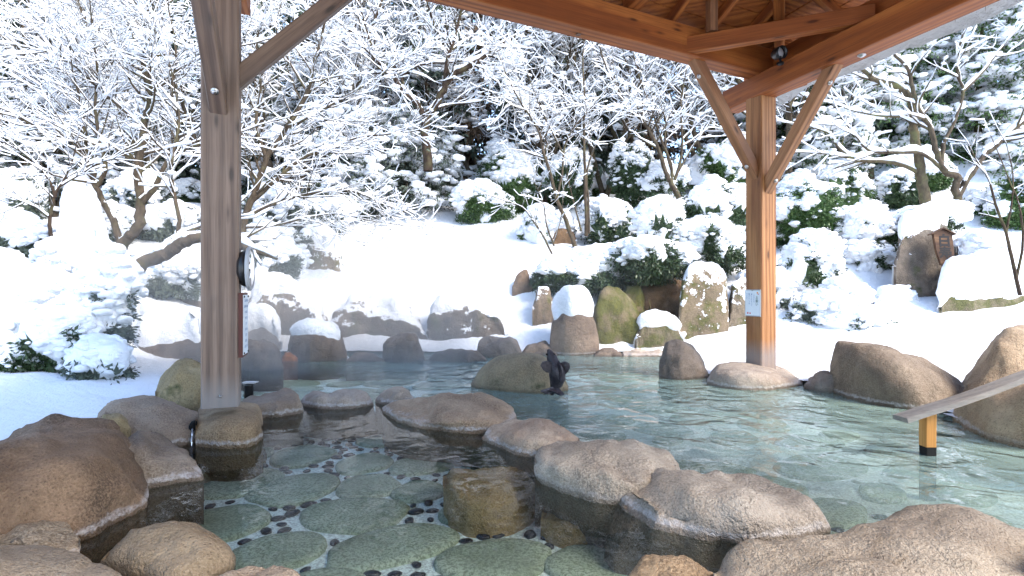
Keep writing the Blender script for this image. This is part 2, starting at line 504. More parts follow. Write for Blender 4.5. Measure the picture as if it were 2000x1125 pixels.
M['leaf_dark'] = mat_leaf('leaf_dark', (0.018, 0.035, 0.014), (0.05, 0.085, 0.03))
M['leaf_mid'] = mat_leaf('leaf_mid', (0.03, 0.065, 0.018), (0.085, 0.15, 0.04))
M['leaf_grey'] = mat_leaf('leaf_grey', (0.05, 0.065, 0.05), (0.11, 0.135, 0.10), 0.7)
M['needle'] = mat_leaf('needle', (0.038, 0.06, 0.045), (0.09, 0.12, 0.085), 0.7)
M['needle_brown'] = mat_leaf('needle_brown', (0.06, 0.04, 0.025), (0.13, 0.085, 0.05), 0.8)
M['bark'] = mat_bark('bark_grey', (0.105, 0.08, 0.056), (0.04, 0.03, 0.022))
M['bark_dark'] = mat_bark('bark_dark', (0.07, 0.048, 0.035), (0.025, 0.017, 0.013))
M['bark_moss'] = mat_bark('bark_moss', (0.13, 0.105, 0.065), (0.055, 0.042, 0.03), 0.8)
M['water'] = mat_water()
def mat_bronze():
    t = NT('bronze_dark')
    c = t.coord('Object')
    v = t.n('ShaderNodeTexVoronoi'); v.inputs['Scale'].default_value = 55; t.l(c, v.inputs['Vector'])
    n = t.noise(c, 9, 3)
    col = t.ramp(n, [(0.3, (0.018, 0.015, 0.02)), (0.7, (0.06, 0.048, 0.055))])
    t.principled(col, 0.42, t.bump(v.outputs['Distance'], 0.5, 0.006), 0.5, 0.4)
    return t.m
M['bronze'] = mat_bronze()
M['bronze_blue'] = mat_plain('bronze_blue', (0.10, 0.115, 0.14), 0.6, 0.3, 0.2)
def mat_stonefloor(name, c0, c1, c2):
    t = NT(name)
    c = t.coord('World', rnd=True)
    a = t.noise(c, 3.5, 4); b = t.noise(c, 75, 4, 0.85)
    col = t.ramp(a, [(0.3, c0), (0.55, c1), (0.75, c2)])
    col = t.mix(t.ramp(b, [(0.44, 0.75), (0.53, 0.0)]), col, (c0[0]*.45, c0[1]*.45, c0[2]*.45))
    t.principled(col, 0.7, t.bump(b, 0.3, 0.004), 0.3)
    return t.m
M['flag'] = mat_stonefloor('floor_stone', (0.25, 0.30, 0.21), (0.38, 0.45, 0.33), (0.49, 0.56, 0.42))
M['grout'] = mat_stonefloor('floor_grout', (0.70, 0.82, 0.77), (0.80, 0.90, 0.85), (0.86, 0.93, 0.88))
M['pebble'] = mat_plain('black_pebble', (0.014, 0.016, 0.022), 0.35, 0.5)
def mat_stream():
    t = NT('spout_water')
    g = t.n('ShaderNodeBsdfGlossy'); g.inputs['Roughness'].default_value = 0.08
    tr = t.n('ShaderNodeBsdfTransparent'); tr.inputs['Color'].default_value = (0.9, 0.92, 0.92, 1)
    m = t.n('ShaderNodeMixShader'); m.inputs[0].default_value = 0.4
    t.l(tr.outputs[0], m.inputs[1]); t.l(g.outputs[0], m.inputs[2]); t.l(m.outputs[0], t.out.inputs['Surface'])
    return t.m
M['stream'] = mat_stream()

# ------------------------------------------------------------------ terrain
CTRL = [  # (u, v, distance): snow surface
    (850, 655, 7.9), (850, 600, 8.6), (700, 560, 9.0), (850, 500, 9.9), (850, 430, 11.3), (850, 396, 12.6), (650, 440, 11.2), (620, 480, 10.0),
    (1000, 600, 8.6), (1000, 520, 9.4), (1000, 450, 10.8), (1050, 420, 11.8), (1150, 656, 7.8), (1130, 560, 8.7), (1150, 500, 9.5), (1300, 660, 7.7),
    (1300, 612, 8.6), (1300, 500, 9.8), (1300, 420, 11.0), (1300, 370, 12.4), (1400, 660, 7.2), (1600, 690, 6.4), (1600, 640, 7.4), (1700, 560, 8.2),
    (1600, 500, 9.0), (1650, 430, 10.2), (1750, 380, 11.4), (1750, 690, 6.2), (1750, 650, 6.9), (1800, 600, 7.6), (1860, 740, 5.4), (1950, 640, 6.6),
    (1900, 560, 8.2), (1950, 480, 8.8), (1950, 400, 10.0), (1850, 330, 12.0), (1950, 280, 13.0), (1800, 250, 15.0), (2000, 150, 16.0),
    (2200, 640, 6.0), (2300, 500, 8.0), (2300, 300, 12.0),
    (560, 650, 8.0), (560, 560, 8.8), (480, 690, 7.4), (430, 640, 7.2), (350, 690, 6.0), (330, 610, 7.4), (330, 570, 8.2), (280, 720, 5.2),
    (200, 745, 4.5), (100, 780, 4.0), (0, 815, 3.5), (0, 720, 4.8), (100, 700, 5.2), (-150, 760, 3.8), (-200, 640, 5.5), (100, 600, 6.6), (0, 560, 7.4),
    (230, 520, 8.0), (100, 480, 9.0), (300, 450, 9.8), (420, 440, 10.2), (520, 450, 10.2), (0, 440, 10.6), (200, 410, 12.2), (400, 400, 12.6), (-300, 450, 10.0), (550, 400, 12.8),
]
cp = [tuple(px(*c)) for c in CTRL]
for x in (-14, -9, -4, 0, 4, 9, 14):
    cp += [(x, 17 + 0.3 * abs(x), 2.9 + (0.35 * max(x, 0)) * 0.9), (x, 24, 3.0 + 0.3 * max(x, 0)), (x * 2, 40, 3.2 + 0.2 * max(x, 0)), (x * 3, 70, 3.0), (x * 5, 130, 1.5)]
    cp += [(x, -3 if abs(x) > 1 else -2.5, 0.1), (x * 2, -12, 0.1), (x * 4, -40, 0.0), (x*5, -90, 0.0)]
cp += [(-4, 0, 0.1), (-4, 2, 0.1), (-7, 0, 0.15), (-10, 3, 0.6), (4.5, 1.5, 0.12), (4.2, 3.2, 0.15), (8, 1, 0.3), (10, 4, 1.2), (-20, 5, 1.5), (22, 6, 3), (-60, 0, 0), (60, 0, 1), (-60, 40, 2.5), (60, 40, 4), (-1.9, 1.2, 0.06), (2.9, 1.0, 0.06), (0, -0.8, 0.06)]
# pool rim
POOL = [(-3.75, 7.15), (-2.6, 7.35), (0, 7.25), (1.0, 7.3), (1.95, 7.2), (1.95, 5.9), (1.98, 5.35), (2.5, 5.1), (2.75, 4.75), (3.0, 4.1), (2.85, 3.5), (3.1, 3.0),
        (3.3, 2.2), (2.7, 1.1), (1.4, 0.9), (0.2, 0.85), (-0.9, 0.95), (-1.5, 1.35), (-1.8, 2.1), (-1.95, 2.6), (-2.0, 3.0), (-2.05, 3.4), (-2.4, 4.0), (-2.75, 4.8), (-3.1, 5.5), (-3.75, 6.2)]
for (x, y) in POOL:
    cp.append((x * 1.06, y + (0.25 if y > 4 else 0), 0.06))
CP = np.array(cp)
def _rbf_fit():
    d = np.linalg.norm(CP[:, None, :2] - CP[None, :, :2], axis=2)
    A = np.sqrt(d * d + 0.04)
    n = len(CP)
    K = np.zeros((n + 1, n + 1)); K[:n, :n] = A - 0.02 * np.eye(n); K[:n, n] = 1; K[n, :n] = 1
    return np.linalg.solve(K, np.append(CP[:, 2], 0))
RW = _rbf_fit()
def terrain_z(X, Y):
    P = np.stack([np.asarray(X, float).ravel(), np.asarray(Y, float).ravel()], 1)
    out = np.empty(len(P))
    for i in range(0, len(P), 4000):
        q = P[i:i+4000]
        d2 = ((q[:, None, :] - CP[None, :, :2]) ** 2).sum(2)
        out[i:i+4000] = np.sqrt(d2 + 0.04) @ RW[:-1] + RW[-1]
    return out
def tz(x, y): return float(terrain_z([x], [y])[0])

def in_poly(X, Y, poly):
    ins = np.zeros(len(X), bool)
    j = len(poly) - 1
    for i in range(len(poly)):
        xi, yi = poly[i]; xj, yj = poly[j]
        c = ((yi > Y) != (yj > Y)) & (X < (xj - xi) * (Y - yi) / (yj - yi + 1e-12) + xi)
        ins ^= c; j = i
    return ins

def in_pool(x, y):
    ins = False; j = len(POOL) - 1
    for i in range(len(POOL)):
        xi, yi = POOL[i]; xj, yj = POOL[j]
        if (yi > y) != (yj > y) and x < (xj - xi) * (y - yi) / (yj - yi) + xi: ins = not ins
        j = i
    return ins

def smooth_poly(poly, k=6):
    out = []; n = len(poly)
    for i in range(n):
        p0, p1, p2, p3 = [np.array(poly[(i + o) % n]) for o in (-1, 0, 1, 2)]
        for s in range(k):
            t = s / k
            out.append(tuple(0.5 * ((2*p1) + (-p0+p2)*t + (2*p0-5*p1+4*p2-p3)*t*t + (-p0+3*p1-3*p2+p3)*t**3)))
    return out
POOLS = smooth_poly(POOL)

def build_terrain():
    def axis(segs):
        a = []
        for lo, hi, st in segs: a += list(np.arange(lo, hi, st))
        return np.array(a + [segs[-1][1]])
    xs = axis([(-160, -40, 12), (-40, -14, 1.3), (-14, -6, 0.22), (-6, 6, 0.085), (6, 14, 0.22), (14, 40, 1.3), (40, 160, 12)])
    ys = axis([(-160, -20, 14), (-20, -2, 1.0), (-2, 3, 0.2), (3, 13, 0.085), (13, 24, 0.3), (24, 60, 1.5), (60, 400, 20)])
    X, Y = np.meshgrid(xs, ys)
    Z = terrain_z(X, Y)
    P = np.stack([X.ravel(), Y.ravel(), np.zeros(X.size)], 1)
    near = np.clip((np.hypot(P[:, 0], P[:, 1] - 5) - 60) / 60, 0, 1)
    Z = Z * (1 - near)
    slope_ = np.clip((P[:, 1] - 7.6) / 1.5, 0, 1) * 0.06
    Z = Z + (0.045 + slope_) * fbm(P, 1.3, 3.1, 4) + 0.012 * fbm(P, 8, 5.2, 3)
    dist = np.full(len(P), 9.0)
    pol = np.array(POOLS)
    loc = (np.abs(P[:, 0]) < 6) & (P[:, 1] > -1) & (P[:, 1] < 9)
    dd = np.sqrt(((P[loc][:, None, :2] - pol[None]) ** 2).sum(2)).min(1)
    dist[loc] = dd
    w = np.clip(dist / 0.35, 0, 1)
    Z = 0.03 * (1 - w) + np.where(dist < 0.35, np.maximum(Z, 0.02), Z) * w
    P[:, 2] = Z
    ny, nx = X.shape
    i = np.arange(ny - 1)[:, None] * nx + np.arange(nx - 1)[None]
    q = np.stack([i, i + 1, i + nx + 1, i + nx], 2).reshape(-1, 4)
    c = P[q].mean(1)
    q = q[~in_poly(c[:, 0], c[:, 1], POOLS)]
    me = np_mesh('snow_ground', P, q)
    link('snow_ground', me, M['snow'], label='snow covered ground and hillside around the pool', kind='structure')
build_terrain()

# pool basin: floor and walls
FLOOR = -0.23
def build_basin():
    pol = np.array(POOLS); n = len(pol)
    big = (pol - pol.mean(0)) * 1.03 + pol.mean(0)
    top = np.c_[big, np.full(n, 0.02)]; bot = np.c_[big, np.full(n, FLOOR - 0.02)]
    k = np.arange(n)
    b = MB(); b.add(np.r_[top, bot], np.stack([k, (k+1) % n, n + (k+1) % n, n + k], 1))
    b.build('pool_wall', M['rock_brown'], kind='structure', label='stone side wall of the bathing pool')
    c = big.mean(0)
    V = np.r_[np.c_[big, np.full(n, FLOOR)], [[c[0], c[1], FLOOR]]]
    b = MB(); b.add(V, np.stack([k, (k+1) % n, np.full(n, n)], 1))
    fl = b.build('pool_floor', M['grout'], kind='structure', label='pale grout floor of the pool set with stones')
    # water sheet
    g = 0.1
    V = np.r_[np.c_[big, np.zeros(n)], [[c[0], c[1], 0]]]
    b = MB(); b.add(V, np.stack([(k+1) % n, k, np.full(n, n)], 1))
    b.build('pool_water', M['water'], smooth=False, kind='structure', label='clear steaming hot spring water')
    return fl
pool_floor = build_basin()

# ------------------------------------------------------------------ rocks
def resample(pts, us, sm=2):
    pts = sorted(pts)
    a = np.interp(us, [p[0] for p in pts], [p[1] for p in pts])
    for _ in range(sm):
        b = a.copy(); b[1:-1] = (a[:-2] + 2 * a[1:-1] + a[2:]) / 4; a = b
    return a

def rock(name, mat, top, base, depth, label, Y=None, zb=0.0, n=2.6, skirt=0.42, amp=0.05, seed=None, nu=44, nphi=26,
         cap=0.0, cap_thr=0.45, cat='rock', k=2.6, group=None, rough=1.4, zmax=None, facets=5):
    """boulder whose skyline and front foot follow the traced outlines; depth metres deep, closed, standing at its own place"""
    seed = (sum(ord(ch) * (i + 3) for i, ch in enumerate(label)) % 997) / 10
    u0, u1 = min(p[0] for p in top), max(p[0] for p in top)
    tt = (1 - np.cos(np.linspace(0.0, math.pi, nu))) / 2
    us = u0 + (u1 - u0) * tt
    vt = resample(top, us); vb = resample(base, us, 30)
    if Y is None:
        Yf = (H - zb) * F / (vb - CV); z0 = np.full(nu, zb)
    else:
        Yf = np.full(nu, float(Y)); z0 = H - (vb - CV) / F * Yf
    g = np.maximum(1 - np.abs(2 * tt - 1) ** k, 0) ** (1 / k)
    hy = np.maximum(depth * g / 2, 0.004)
    if Y is None:
        Ymax = np.where(vt > CV + 5, (H - zb) * F / np.maximum(vt - CV, 5), 99.0)
        hy = np.minimum(hy, np.maximum(0.33 * (Ymax - Yf), 0.004))
    cy_ = Yf + hy
    ph = np.linspace(0, math.pi, nphi)
    cc = np.sign(np.cos(ph)) * np.abs(np.cos(ph)) ** (2 / n)
    ss = np.abs(np.sin(ph)) ** (2 / n)
    Ys = cy_[:, None] - hy[:, None] * cc[None]
    lo, hi = np.full(nu, 0.003), np.full(nu, 6.0)
    for _ in range(40):
        mid = (lo + hi) / 2
        v = (CV + F * (H - z0[:, None] - mid[:, None] * ss[None]) / Ys).min(1)
        hi = np.where(v < vt, mid, hi); lo = np.where(v < vt, lo, mid)
    h = (lo + hi) / 2
    Zs = z0[:, None] + h[:, None] * ss[None]
    if zmax is not None: Zs = np.minimum(Zs, zmax)
    rows_Y = [cy_ - hy * 0.35, cy_ - hy * 0.82]; rows_Z = [z0 - skirt, z0 - skirt * 0.35]
    Yall = np.concatenate([np.stack(rows_Y, 1), Ys, np.stack([cy_ + hy * 1.0, cy_ + hy * 0.7], 1)], 1)
    Zall = np.concatenate([np.stack(rows_Z, 1), Zs, np.stack([z0 - skirt * 0.35, z0 - skirt], 1)], 1)
    m = nphi + 4
    X = (us[:, None] - CU) / F * Yall
    P = np.stack([X, Yall, Zall], 2)
    if facets:
        rf = np.random.default_rng(int(seed * 10) + 3)
        body = P[:, 2:-2].reshape(-1, 3)
        cen = np.array([body[:, 0].mean(), body[:, 1].mean(), z0.mean()])
        ext = np.maximum((body.max(0) - body.min(0)) / 2, 0.02)
        Q = (P - cen) / ext
        for _ in range(facets):
            nv = rf.normal(size=3); nv[2] = abs(nv[2]) * 0.8 + 0.1; nv /= np.linalg.norm(nv)
            dv_ = Q @ nv
            off = dv_[:, 2:-2].max() * rf.uniform(0.83, 0.96)
            Q = Q - nv * (np.maximum(dv_ - off, 0) * 0.9)[..., None]
        P = Q * ext + cen
        X, Yall, Zall = P[..., 0], P[..., 1], P[..., 2]
    size = max((u1 - u0) / F * Yf.mean(), 0.05)
    du = np.gradient(P, axis=0); dv = np.gradient(P, axis=1)
    N = np.cross(du, dv)
    N /= np.maximum(np.linalg.norm(N, axis=2, keepdims=True), 1e-9)
    if N[nu // 2, m // 2, 2] < 0: N = -N
    flat = P.reshape(-1, 3)
    d = amp * size * (0.75 * fbm(flat, 2.4 / size, seed, 2) + 0.6 * rough * fbm(flat, 7.0 / size, seed + 1, 4))
    fac = np.abs(fbm(flat, 3.6 / size, seed + 4, 1))
    d -= amp * size * 0.5 * np.clip(0.25 - fac, 0, 1) * 2.0 * rough
    wgt = (g ** 0.7)[:, None].repeat(m, 1).ravel()
    P2 = flat + N.reshape(-1, 3) * (d * wgt)[:, None]
    i = np.arange(nu - 1)[:, None] * m + np.arange(m - 1)[None]
    q = np.stack([i, i + 1, i + m + 1, i + m], 2).reshape(-1, 4)
    capS = np.arange(m)[None, ::-1]
    capE = (np.arange(m) + (nu - 1) * m)[None]
    me = np_mesh(name, P2, [q, capS, capE])
    # make normals point outwards
    o = link(name, me, M[mat] if isinstance(mat, str) else mat)
    body = o
    if cap:
        root = empty(name, P2.mean(0), label, cat, group)
        o.name = 'stone'; rebase(o, root)
        G2 = P2.reshape(nu, m, 3)
        du = np.gradient(G2, axis=0); dv = np.gradient(G2, axis=1)
        N2 = np.cross(du, dv); N2 /= np.maximum(np.linalg.norm(N2, axis=2, keepdims=True), 1e-9)
        if N2[nu // 2, m // 2, 2] < 0: N2 = -N2
        nz = N2[:, :, 2].copy()
        for _ in range(3):
            nz[1:-1] = (nz[:-2] + 2 * nz[1:-1] + nz[2:]) / 4; nz[:, 1:-1] = (nz[:, :-2] + 2 * nz[:, 1:-1] + nz[:, 2:]) / 4
        edge = nz.ravel() + 0.20 * fbm(P2, 4.5 / max(size, .3), seed + 9, 3)
        w = np.clip((edge - cap_thr) / 0.3, 0, 1)
        w = w * w * (3 - 2 * w)
        w2 = w.reshape(nu, m)
        for _ in range(2):
            w2[1:-1] = (w2[:-2] + 2 * w2[1:-1] + w2[2:]) / 4; w2[:, 1:-1] = (w2[:, :-2] + 2 * w2[:, 1:-1] + w2[:, 2:]) / 4
        w = w2.ravel()
        lump = 1 + 0.25 * fbm(P2, 2.5 / max(size, .3), seed + 12, 2)
        S = P2 + np.array([0, 0, 1.0]) * (cap * w * lump)[:, None] + N2.reshape(-1, 3) * (np.clip(w * 4 - 0.4, -0.4, 1) * 0.06)[:, None]
        sm = np_mesh('snow_cap', S, q)
        rebase(link('snow_cap', sm, M['snow']), root)
        return root
    tag(o, label, cat, group)
    return o

# --- near rocks round the inner basin
rock('boulder', 'rock_brown', [(-70, 885), (0, 848), (60, 822), (130, 810), (190, 815), (235, 845), (260, 890), (275, 930), (288, 975)],
     [(-70, 1120), (0, 1095), (90, 1072), (160, 1060), (230, 1022), (288, 986)], 0.75, 'huge dark brown boulder at the left edge with white crust above the water', amp=0.05, n=2.6, facets=4)
rock('flat_rock', 'rock_grey', [(-70, 1085), (0, 1046), (60, 1062), (120, 1070), (180, 1090), (235, 1118), (280, 1150)],
     [(-70, 1260), (280, 1230)], 0.4, 'tan flat rock filling the bottom left corner', amp=0.03)
rock('rock', 'rock_grey', [(-40, 1045), (20, 1030), (80, 1018), (130, 1026), (156, 1056)], [(-40, 1120), (60, 1110), (156, 1085)], 0.26, 'small grey rock wedged between the huge boulder and corner rock', zb=0.02)
rock('rock', 'rock_wet', [(190, 1078), (230, 1040), (290, 1018), (340, 1013), (400, 1035), (445, 1062), (460, 1090)],
     [(190, 1105), (250, 1135), (330, 1165), (420, 1145), (460, 1100)], 0.42, 'wet low brown rock at the water edge, bottom left', amp=0.03)
rock('rock', 'rock_tan', [(395, 1140), (450, 1110), (520, 1100), (570, 1108), (630, 1140)], [(395, 1200), (520, 1215), (630, 1200)], 0.22, 'tan rock just showing at the bottom edge beside the wet rock')
rock('rock', 'rock_tan', [(242, 860), (275, 841), (330, 860), (370, 885), (392, 910), (398, 932)], [(242, 958), (290, 955), (350, 945), (398, 936)], 0.5, 'slanting grey brown rock between huge boulder and spout rock', amp=0.045, facets=2)
spout_rock = rock('spout_rock', 'rock_pink', [(190, 805), (205, 782), (240, 770), (300, 768), (350, 785), (385, 800), (397, 830)],
     [(190, 880), (300, 876), (345, 872), (380, 866), (397, 858)], 0.6, 'rounded pinkish rock with a spout hole beside the left post', amp=0.03)
rock('rock', 'rock_yellow', [(185, 830), (205, 810), (230, 806), (250, 822), (256, 840)], [(185, 895), (256, 880)], 0.2, 'small ochre stone peeping out behind the huge boulder', zb=0.02)
rock('rock', 'rock_yellow', [(303, 765), (320, 728), (345, 705), (380, 701), (412, 704), (424, 740)], [(303, 800), (360, 805), (424, 800)], 0.5, 'mossy ochre upright rock behind the left post', amp=0.04)
left_base = rock('foundation_stone', 'rock_tan', [(382, 815), (388, 795), (420, 787), (470, 784), (502, 788), (511, 802), (514, 830)],
     [(384, 872), (440, 878), (500, 872), (513, 855)], 0.6, 'squared tan foundation stone under the left post', n=5.5, amp=0.012, k=5, facets=0)
rock('rock', 'rock_pink', [(462, 790), (500, 768), (560, 757), (580, 760), (592, 792)], [(462, 818), (540, 816), (592, 806)], 0.35, 'pale cream flat stone just right of the left post', amp=0.05, n=3)
rock('rock', 'rock_pink', [(586, 782), (610, 765), (680, 760), (720, 765), (735, 782)], [(586, 791), (640, 801), (700, 798), (735, 789)], 0.35, 'long low stone second in the dividing row from the left post', amp=0.05)
rock('rock', 'rock_tan', [(733, 783), (750, 760), (775, 752), (798, 762), (810, 780)], [(733, 789), (770, 793), (810, 787)], 0.3, 'small round stone third in the dividing row', amp=0.04)
rock('stepping_stone', 'rock_pink', [(747, 798), (775, 780), (830, 771), (900, 768), (960, 775), (1000, 797), (1009, 818)],
     [(747, 802), (790, 837), (850, 848), (930, 852), (990, 838), (1009, 823)], 0.8, 'broad pinkish stepping stone left of centre before the fish rock', amp=0.05, n=4.5, facets=7)
rock('stepping_stone', 'rock_pink', [(942, 853), (960, 831), (1000, 820), (1060, 820), (1110, 829), (1132, 858)],
     [(942, 860), (980, 882), (1040, 896), (1100, 897), (1132, 880)], 0.42, 'smallest pink stepping stone between two larger ones', amp=0.04, n=4.5)
rock('stepping_stone', 'rock_grey', [(1045, 900), (1060, 866), (1100, 851), (1180, 845), (1250, 856), (1310, 886), (1334, 915)],
     [(1045, 930), (1060, 948), (1130, 974), (1200, 994), (1280, 990), (1334, 960)], 0.62, 'large grey stepping stone right of centre with white crust line', amp=0.045, n=5.0, facets=8)
rock('stepping_stone', 'rock_grey', [(1178, 990), (1195, 960), (1240, 930), (1320, 912), (1420, 906), (1500, 925), (1570, 965), (1605, 1000), (1620, 1030)],
     [(1178, 1000), (1250, 1034), (1340, 1055), (1430, 1064), (1480, 1055), (1620, 1036)], 0.6, 'widest grey stepping stone with dark wet patch, nearest in the row', amp=0.045, n=4.5, facets=7)
rock('flat_rock', 'rock_grey', [(1395, 1120), (1440, 1075), (1530, 1060), (1610, 1045), (1680, 1020), (1790, 985), (1880, 990), (1960, 1020), (2080, 1055)],
     [(1395, 1215), (1600, 1260), (1800, 1260), (2080, 1230)], 0.75, 'huge flat grey rock filling the bottom right corner', amp=0.04, n=4.0, facets=0)
rock('rock', 'rock_tan', [(1222, 1140), (1250, 1098), (1300, 1084), (1350, 1092), (1400, 1115), (1425, 1142)], [(1222, 1190), (1320, 1205), (1425, 1190)], 0.22, 'small tan rock at the bottom edge left of the flat rock')
# submerged blocks in the inner basin
rock('submerged_rock', 'rock_floor', [(866, 930), (885, 903), (960, 896), (1010, 910), (1042, 945), (1052, 985)], [(866, 1010), (900, 1048), (950, 1056), (1020, 1040), (1050, 1010)],
     0.42, 'brown squared block under the water before the stepping stones', zb=FLOOR, n=5.5, amp=0.035, skirt=0.1, k=4, zmax=-0.025)
rock('submerged_rock', 'rock_floor', [(1056, 1000), (1080, 978), (1140, 985), (1190, 1005), (1206, 1040)], [(1056, 1050), (1110, 1078), (1170, 1078), (1206, 1060)],
     0.3, 'dark brown stone under water below the large grey stepping stone', zb=FLOOR, n=3.5, amp=0.04, skirt=0.1, zmax=-0.025)
rock('submerged_rock', 'rock_floor', [(1250, 1060), (1300, 1050), (1400, 1055), (1440, 1080)], [(1250, 1105), (1350, 1115), (1440, 1105)],
     0.25, 'dark stone under water beneath the widest stepping stone', zb=FLOOR, n=3.5, amp=0.04, skirt=0.1, zmax=-0.025)
rock('submerged_slab', 'rock_yellow', [(385, 880), (420, 868), (480, 862), (512, 870), (520, 885)], [(385, 955), (430, 945), (470, 925), (520, 905)],
     0.45, 'ochre stained slab under the water below the spout', zb=FLOOR, n=6, amp=0.02, skirt=0.1, k=5)
# --- rocks in and round the outer basin
rock('rock', 'rock_yellow', [(920, 748), (940, 722), (970, 700), (1010, 688), (1050, 690), (1080, 702), (1100, 732), (1110, 755)],
     [(920, 754), (980, 766), (1060, 770), (1110, 762)], 0.55, 'domed ochre rock carrying the fish statue in mid pool', amp=0.02, facets=0)
rock('rock', 'rock_far', [(455, 700), (480, 662), (500, 656), (530, 665), (548, 690), (553, 716)], [(455, 722), (500, 727), (553, 722)], 0.7, 'dark rounded rock just right of the left post at the far edge')
rock('rock', 'rock_orange', [(548, 705), (558, 688), (572, 686), (582, 700)], [(548, 708), (582, 708)], 0.3, 'small rust orange stone at the far edge wet by the inlet')
rock('rock', 'rock_far', [(563, 690), (568, 652), (600, 640), (650, 643), (668, 662), (678, 698)], [(563, 704), (620, 708), (678, 703)], 0.7, 'squat grey rock with a thin snow cap at the far left edge', n=3.6, cap=0.05, cap_thr=0.62, k=4)
rock('rock', 'rock_far', [(676, 704), (700, 688), (735, 689), (752, 704)], [(676, 707), (752, 707)], 0.5, 'low flat stone between snow-capped rock and squarish dark rock')
rock('rock', 'rock_far', [(747, 695), (752, 655), (790, 648), (815, 653), (824, 682), (831, 703)], [(747, 706), (790, 709), (831, 706)], 0.55, 'squarish dark brown rock at the far edge', n=3.4)
rock('rock', 'rock_far', [(828, 703), (850, 684), (900, 682), (940, 690), (952, 704)], [(828, 705), (890, 708), (952, 705)], 0.5, 'long low stone at the far edge beside the squarish dark rock')
rock('rock', 'rock_far', [(931, 690), (937, 662), (955, 655), (995, 655), (1012, 665), (1019, 692)], [(931, 697), (975, 699), (1019, 697)], 0.55, 'grey brick-shaped rock at the far edge behind the domed rock', n=3.6)
rock('rock', 'rock_far', [(1014, 692), (1030, 672), (1060, 668), (1080, 676), (1090, 692)], [(1014, 695), (1090, 695)], 0.5, 'low stone between brick-shaped rock and the standing stone')
rock('standing_stone', 'rock_brown', [(1073, 690), (1077, 625), (1100, 603), (1140, 604), (1160, 618), (1168, 650), (1170, 690)], [(1073, 692), (1120, 696), (1170, 692)], 0.6,
     'tall brown standing stone with thick rounded snow cap at the far edge', n=3.8, cap=0.26, cap_thr=0.55, k=4.5, amp=0.02, facets=0)
rock('rock', 'rock_far', [(1160, 694), (1175, 681), (1200, 680), (1217, 693)], [(1160, 697), (1217, 697)], 0.35, 'small flat stone right of the standing stone')
rock('kerb_slab', 'rock_pink', [(1214, 692), (1230, 684), (1290, 685), (1310, 693)], [(1214, 697), (1310, 698)], 0.4, 'thin pinkish slab at the far edge right of the standing stone', n=4)
rock('rock', 'rock_far', [(1287, 715), (1300, 669), (1325, 660), (1350, 674), (1370, 700), (1384, 732)], [(1287, 738), (1330, 744), (1384, 738)], 0.55, 'pointed brown rock standing in the water left of the right post', amp=0.04, facets=2)
right_base = rock('foundation_stone', 'rock_pink', [(1381, 740), (1400, 712), (1430, 707), (1500, 711), (1540, 722), (1568, 748)], [(1381, 748), (1420, 760), (1480, 764), (1530, 760), (1568, 752)], 0.75,
     'long low foundation stone under the right post', n=4.2, amp=0.02, facets=0)
rock('rock', 'rock_far', [(1570, 752), (1600, 722), (1640, 724), (1655, 755)], [(1570, 758), (1610, 768), (1655, 766)], 0.45, 'small rounded rock between right foundation stone and slanted boulder')
rock('boulder', 'rock_tan', [(1621, 720), (1630, 663), (1660, 660), (1710, 672), (1780, 695), (1840, 725), (1888, 752)], [(1621, 762), (1680, 784), (1740, 800), (1800, 804), (1888, 795)], 0.7,
     'big slanted tan boulder right of the right post', amp=0.03, n=2.8, facets=2)
rock('boulder', 'rock_tan', [(1850, 775), (1885, 745), (1920, 690), (1945, 650), (1975, 636), (2010, 640), (2080, 700)], [(1850, 800), (1950, 812), (2080, 815)], 0.8, 'tall brown boulder behind the handrail at the right edge', amp=0.03)
rock('boulder', 'rock_tan', [(1860, 808), (1880, 775), (1930, 755), (2000, 735), (2080, 730)], [(1860, 822), (1900, 852), (1960, 868), (2080, 890)], 0.6, 'low tan boulder under the handrail at the right edge', amp=0.03)
rock('submerged_slab', 'rock_tan', [(1480, 775), (1520, 762), (1600, 765), (1640, 780)], [(1480, 790), (1560, 800), (1640, 792)], 0.4, 'flat slab under the water by the right foundation stone', zb=FLOOR + 0.1, skirt=0.2)
# --- rocks on the bank behind
rock('bank_rock', 'rock_dust', [(640, 650), (655, 608), (690, 592), (740, 590), (790, 605), (825, 635), (838, 660)], [(640, 668), (838, 668)], 0.9, 'mossy brown bank rock under a snow shelf left of the centre slope', Y=7.8, cap=0.15, cap_thr=0.8, amp=0.07, n=4.2)
rock('bank_rock', 'rock_dust', [(835, 645), (850, 605), (890, 594), (940, 596), (975, 615), (992, 655)], [(835, 668), (992, 668)], 0.8, 'dark hollow bank rock under a snow shelf at centre', Y=7.8, cap=0.15, cap_thr=0.8, amp=0.08, n=4.2)
rock('bank_rock', 'rock_dust', [(478, 600), (500, 548), (540, 532), (590, 570), (630, 610), (655, 655)], [(478, 665), (655, 668)], 0.9, 'sloping mossy bank rock dusted with snow right of the left post', Y=7.95, cap=0.14, cap_thr=0.62, amp=0.06)
rock('bank_rock', 'rock_dusty', [(565, 560), (580, 480), (620, 455), (655, 470), (670, 520), (672, 570)], [(565, 610), (672, 610)], 0.7, 'upright boulder plastered with snow above the sloping bank rock', Y=9.2, cap=0.12, cap_thr=0.4)
rock('bank_rock', 'rock_far', [(255, 590), (265, 576), (330, 575), (400, 578), (420, 600)], [(255, 640), (420, 640)], 0.6, 'long grey wall stone under snow left of the left post', Y=8.0, cap=0.16, cap_thr=0.72, n=5)
rock('bank_rock', 'rock_far', [(262, 690), (280, 650), (330, 640), (400, 640), (425, 690)], [(262, 712), (425, 712)], 0.6, 'tan stone with thick snow cap just left of the left post', Y=6.4, cap=0.17, cap_thr=0.5)
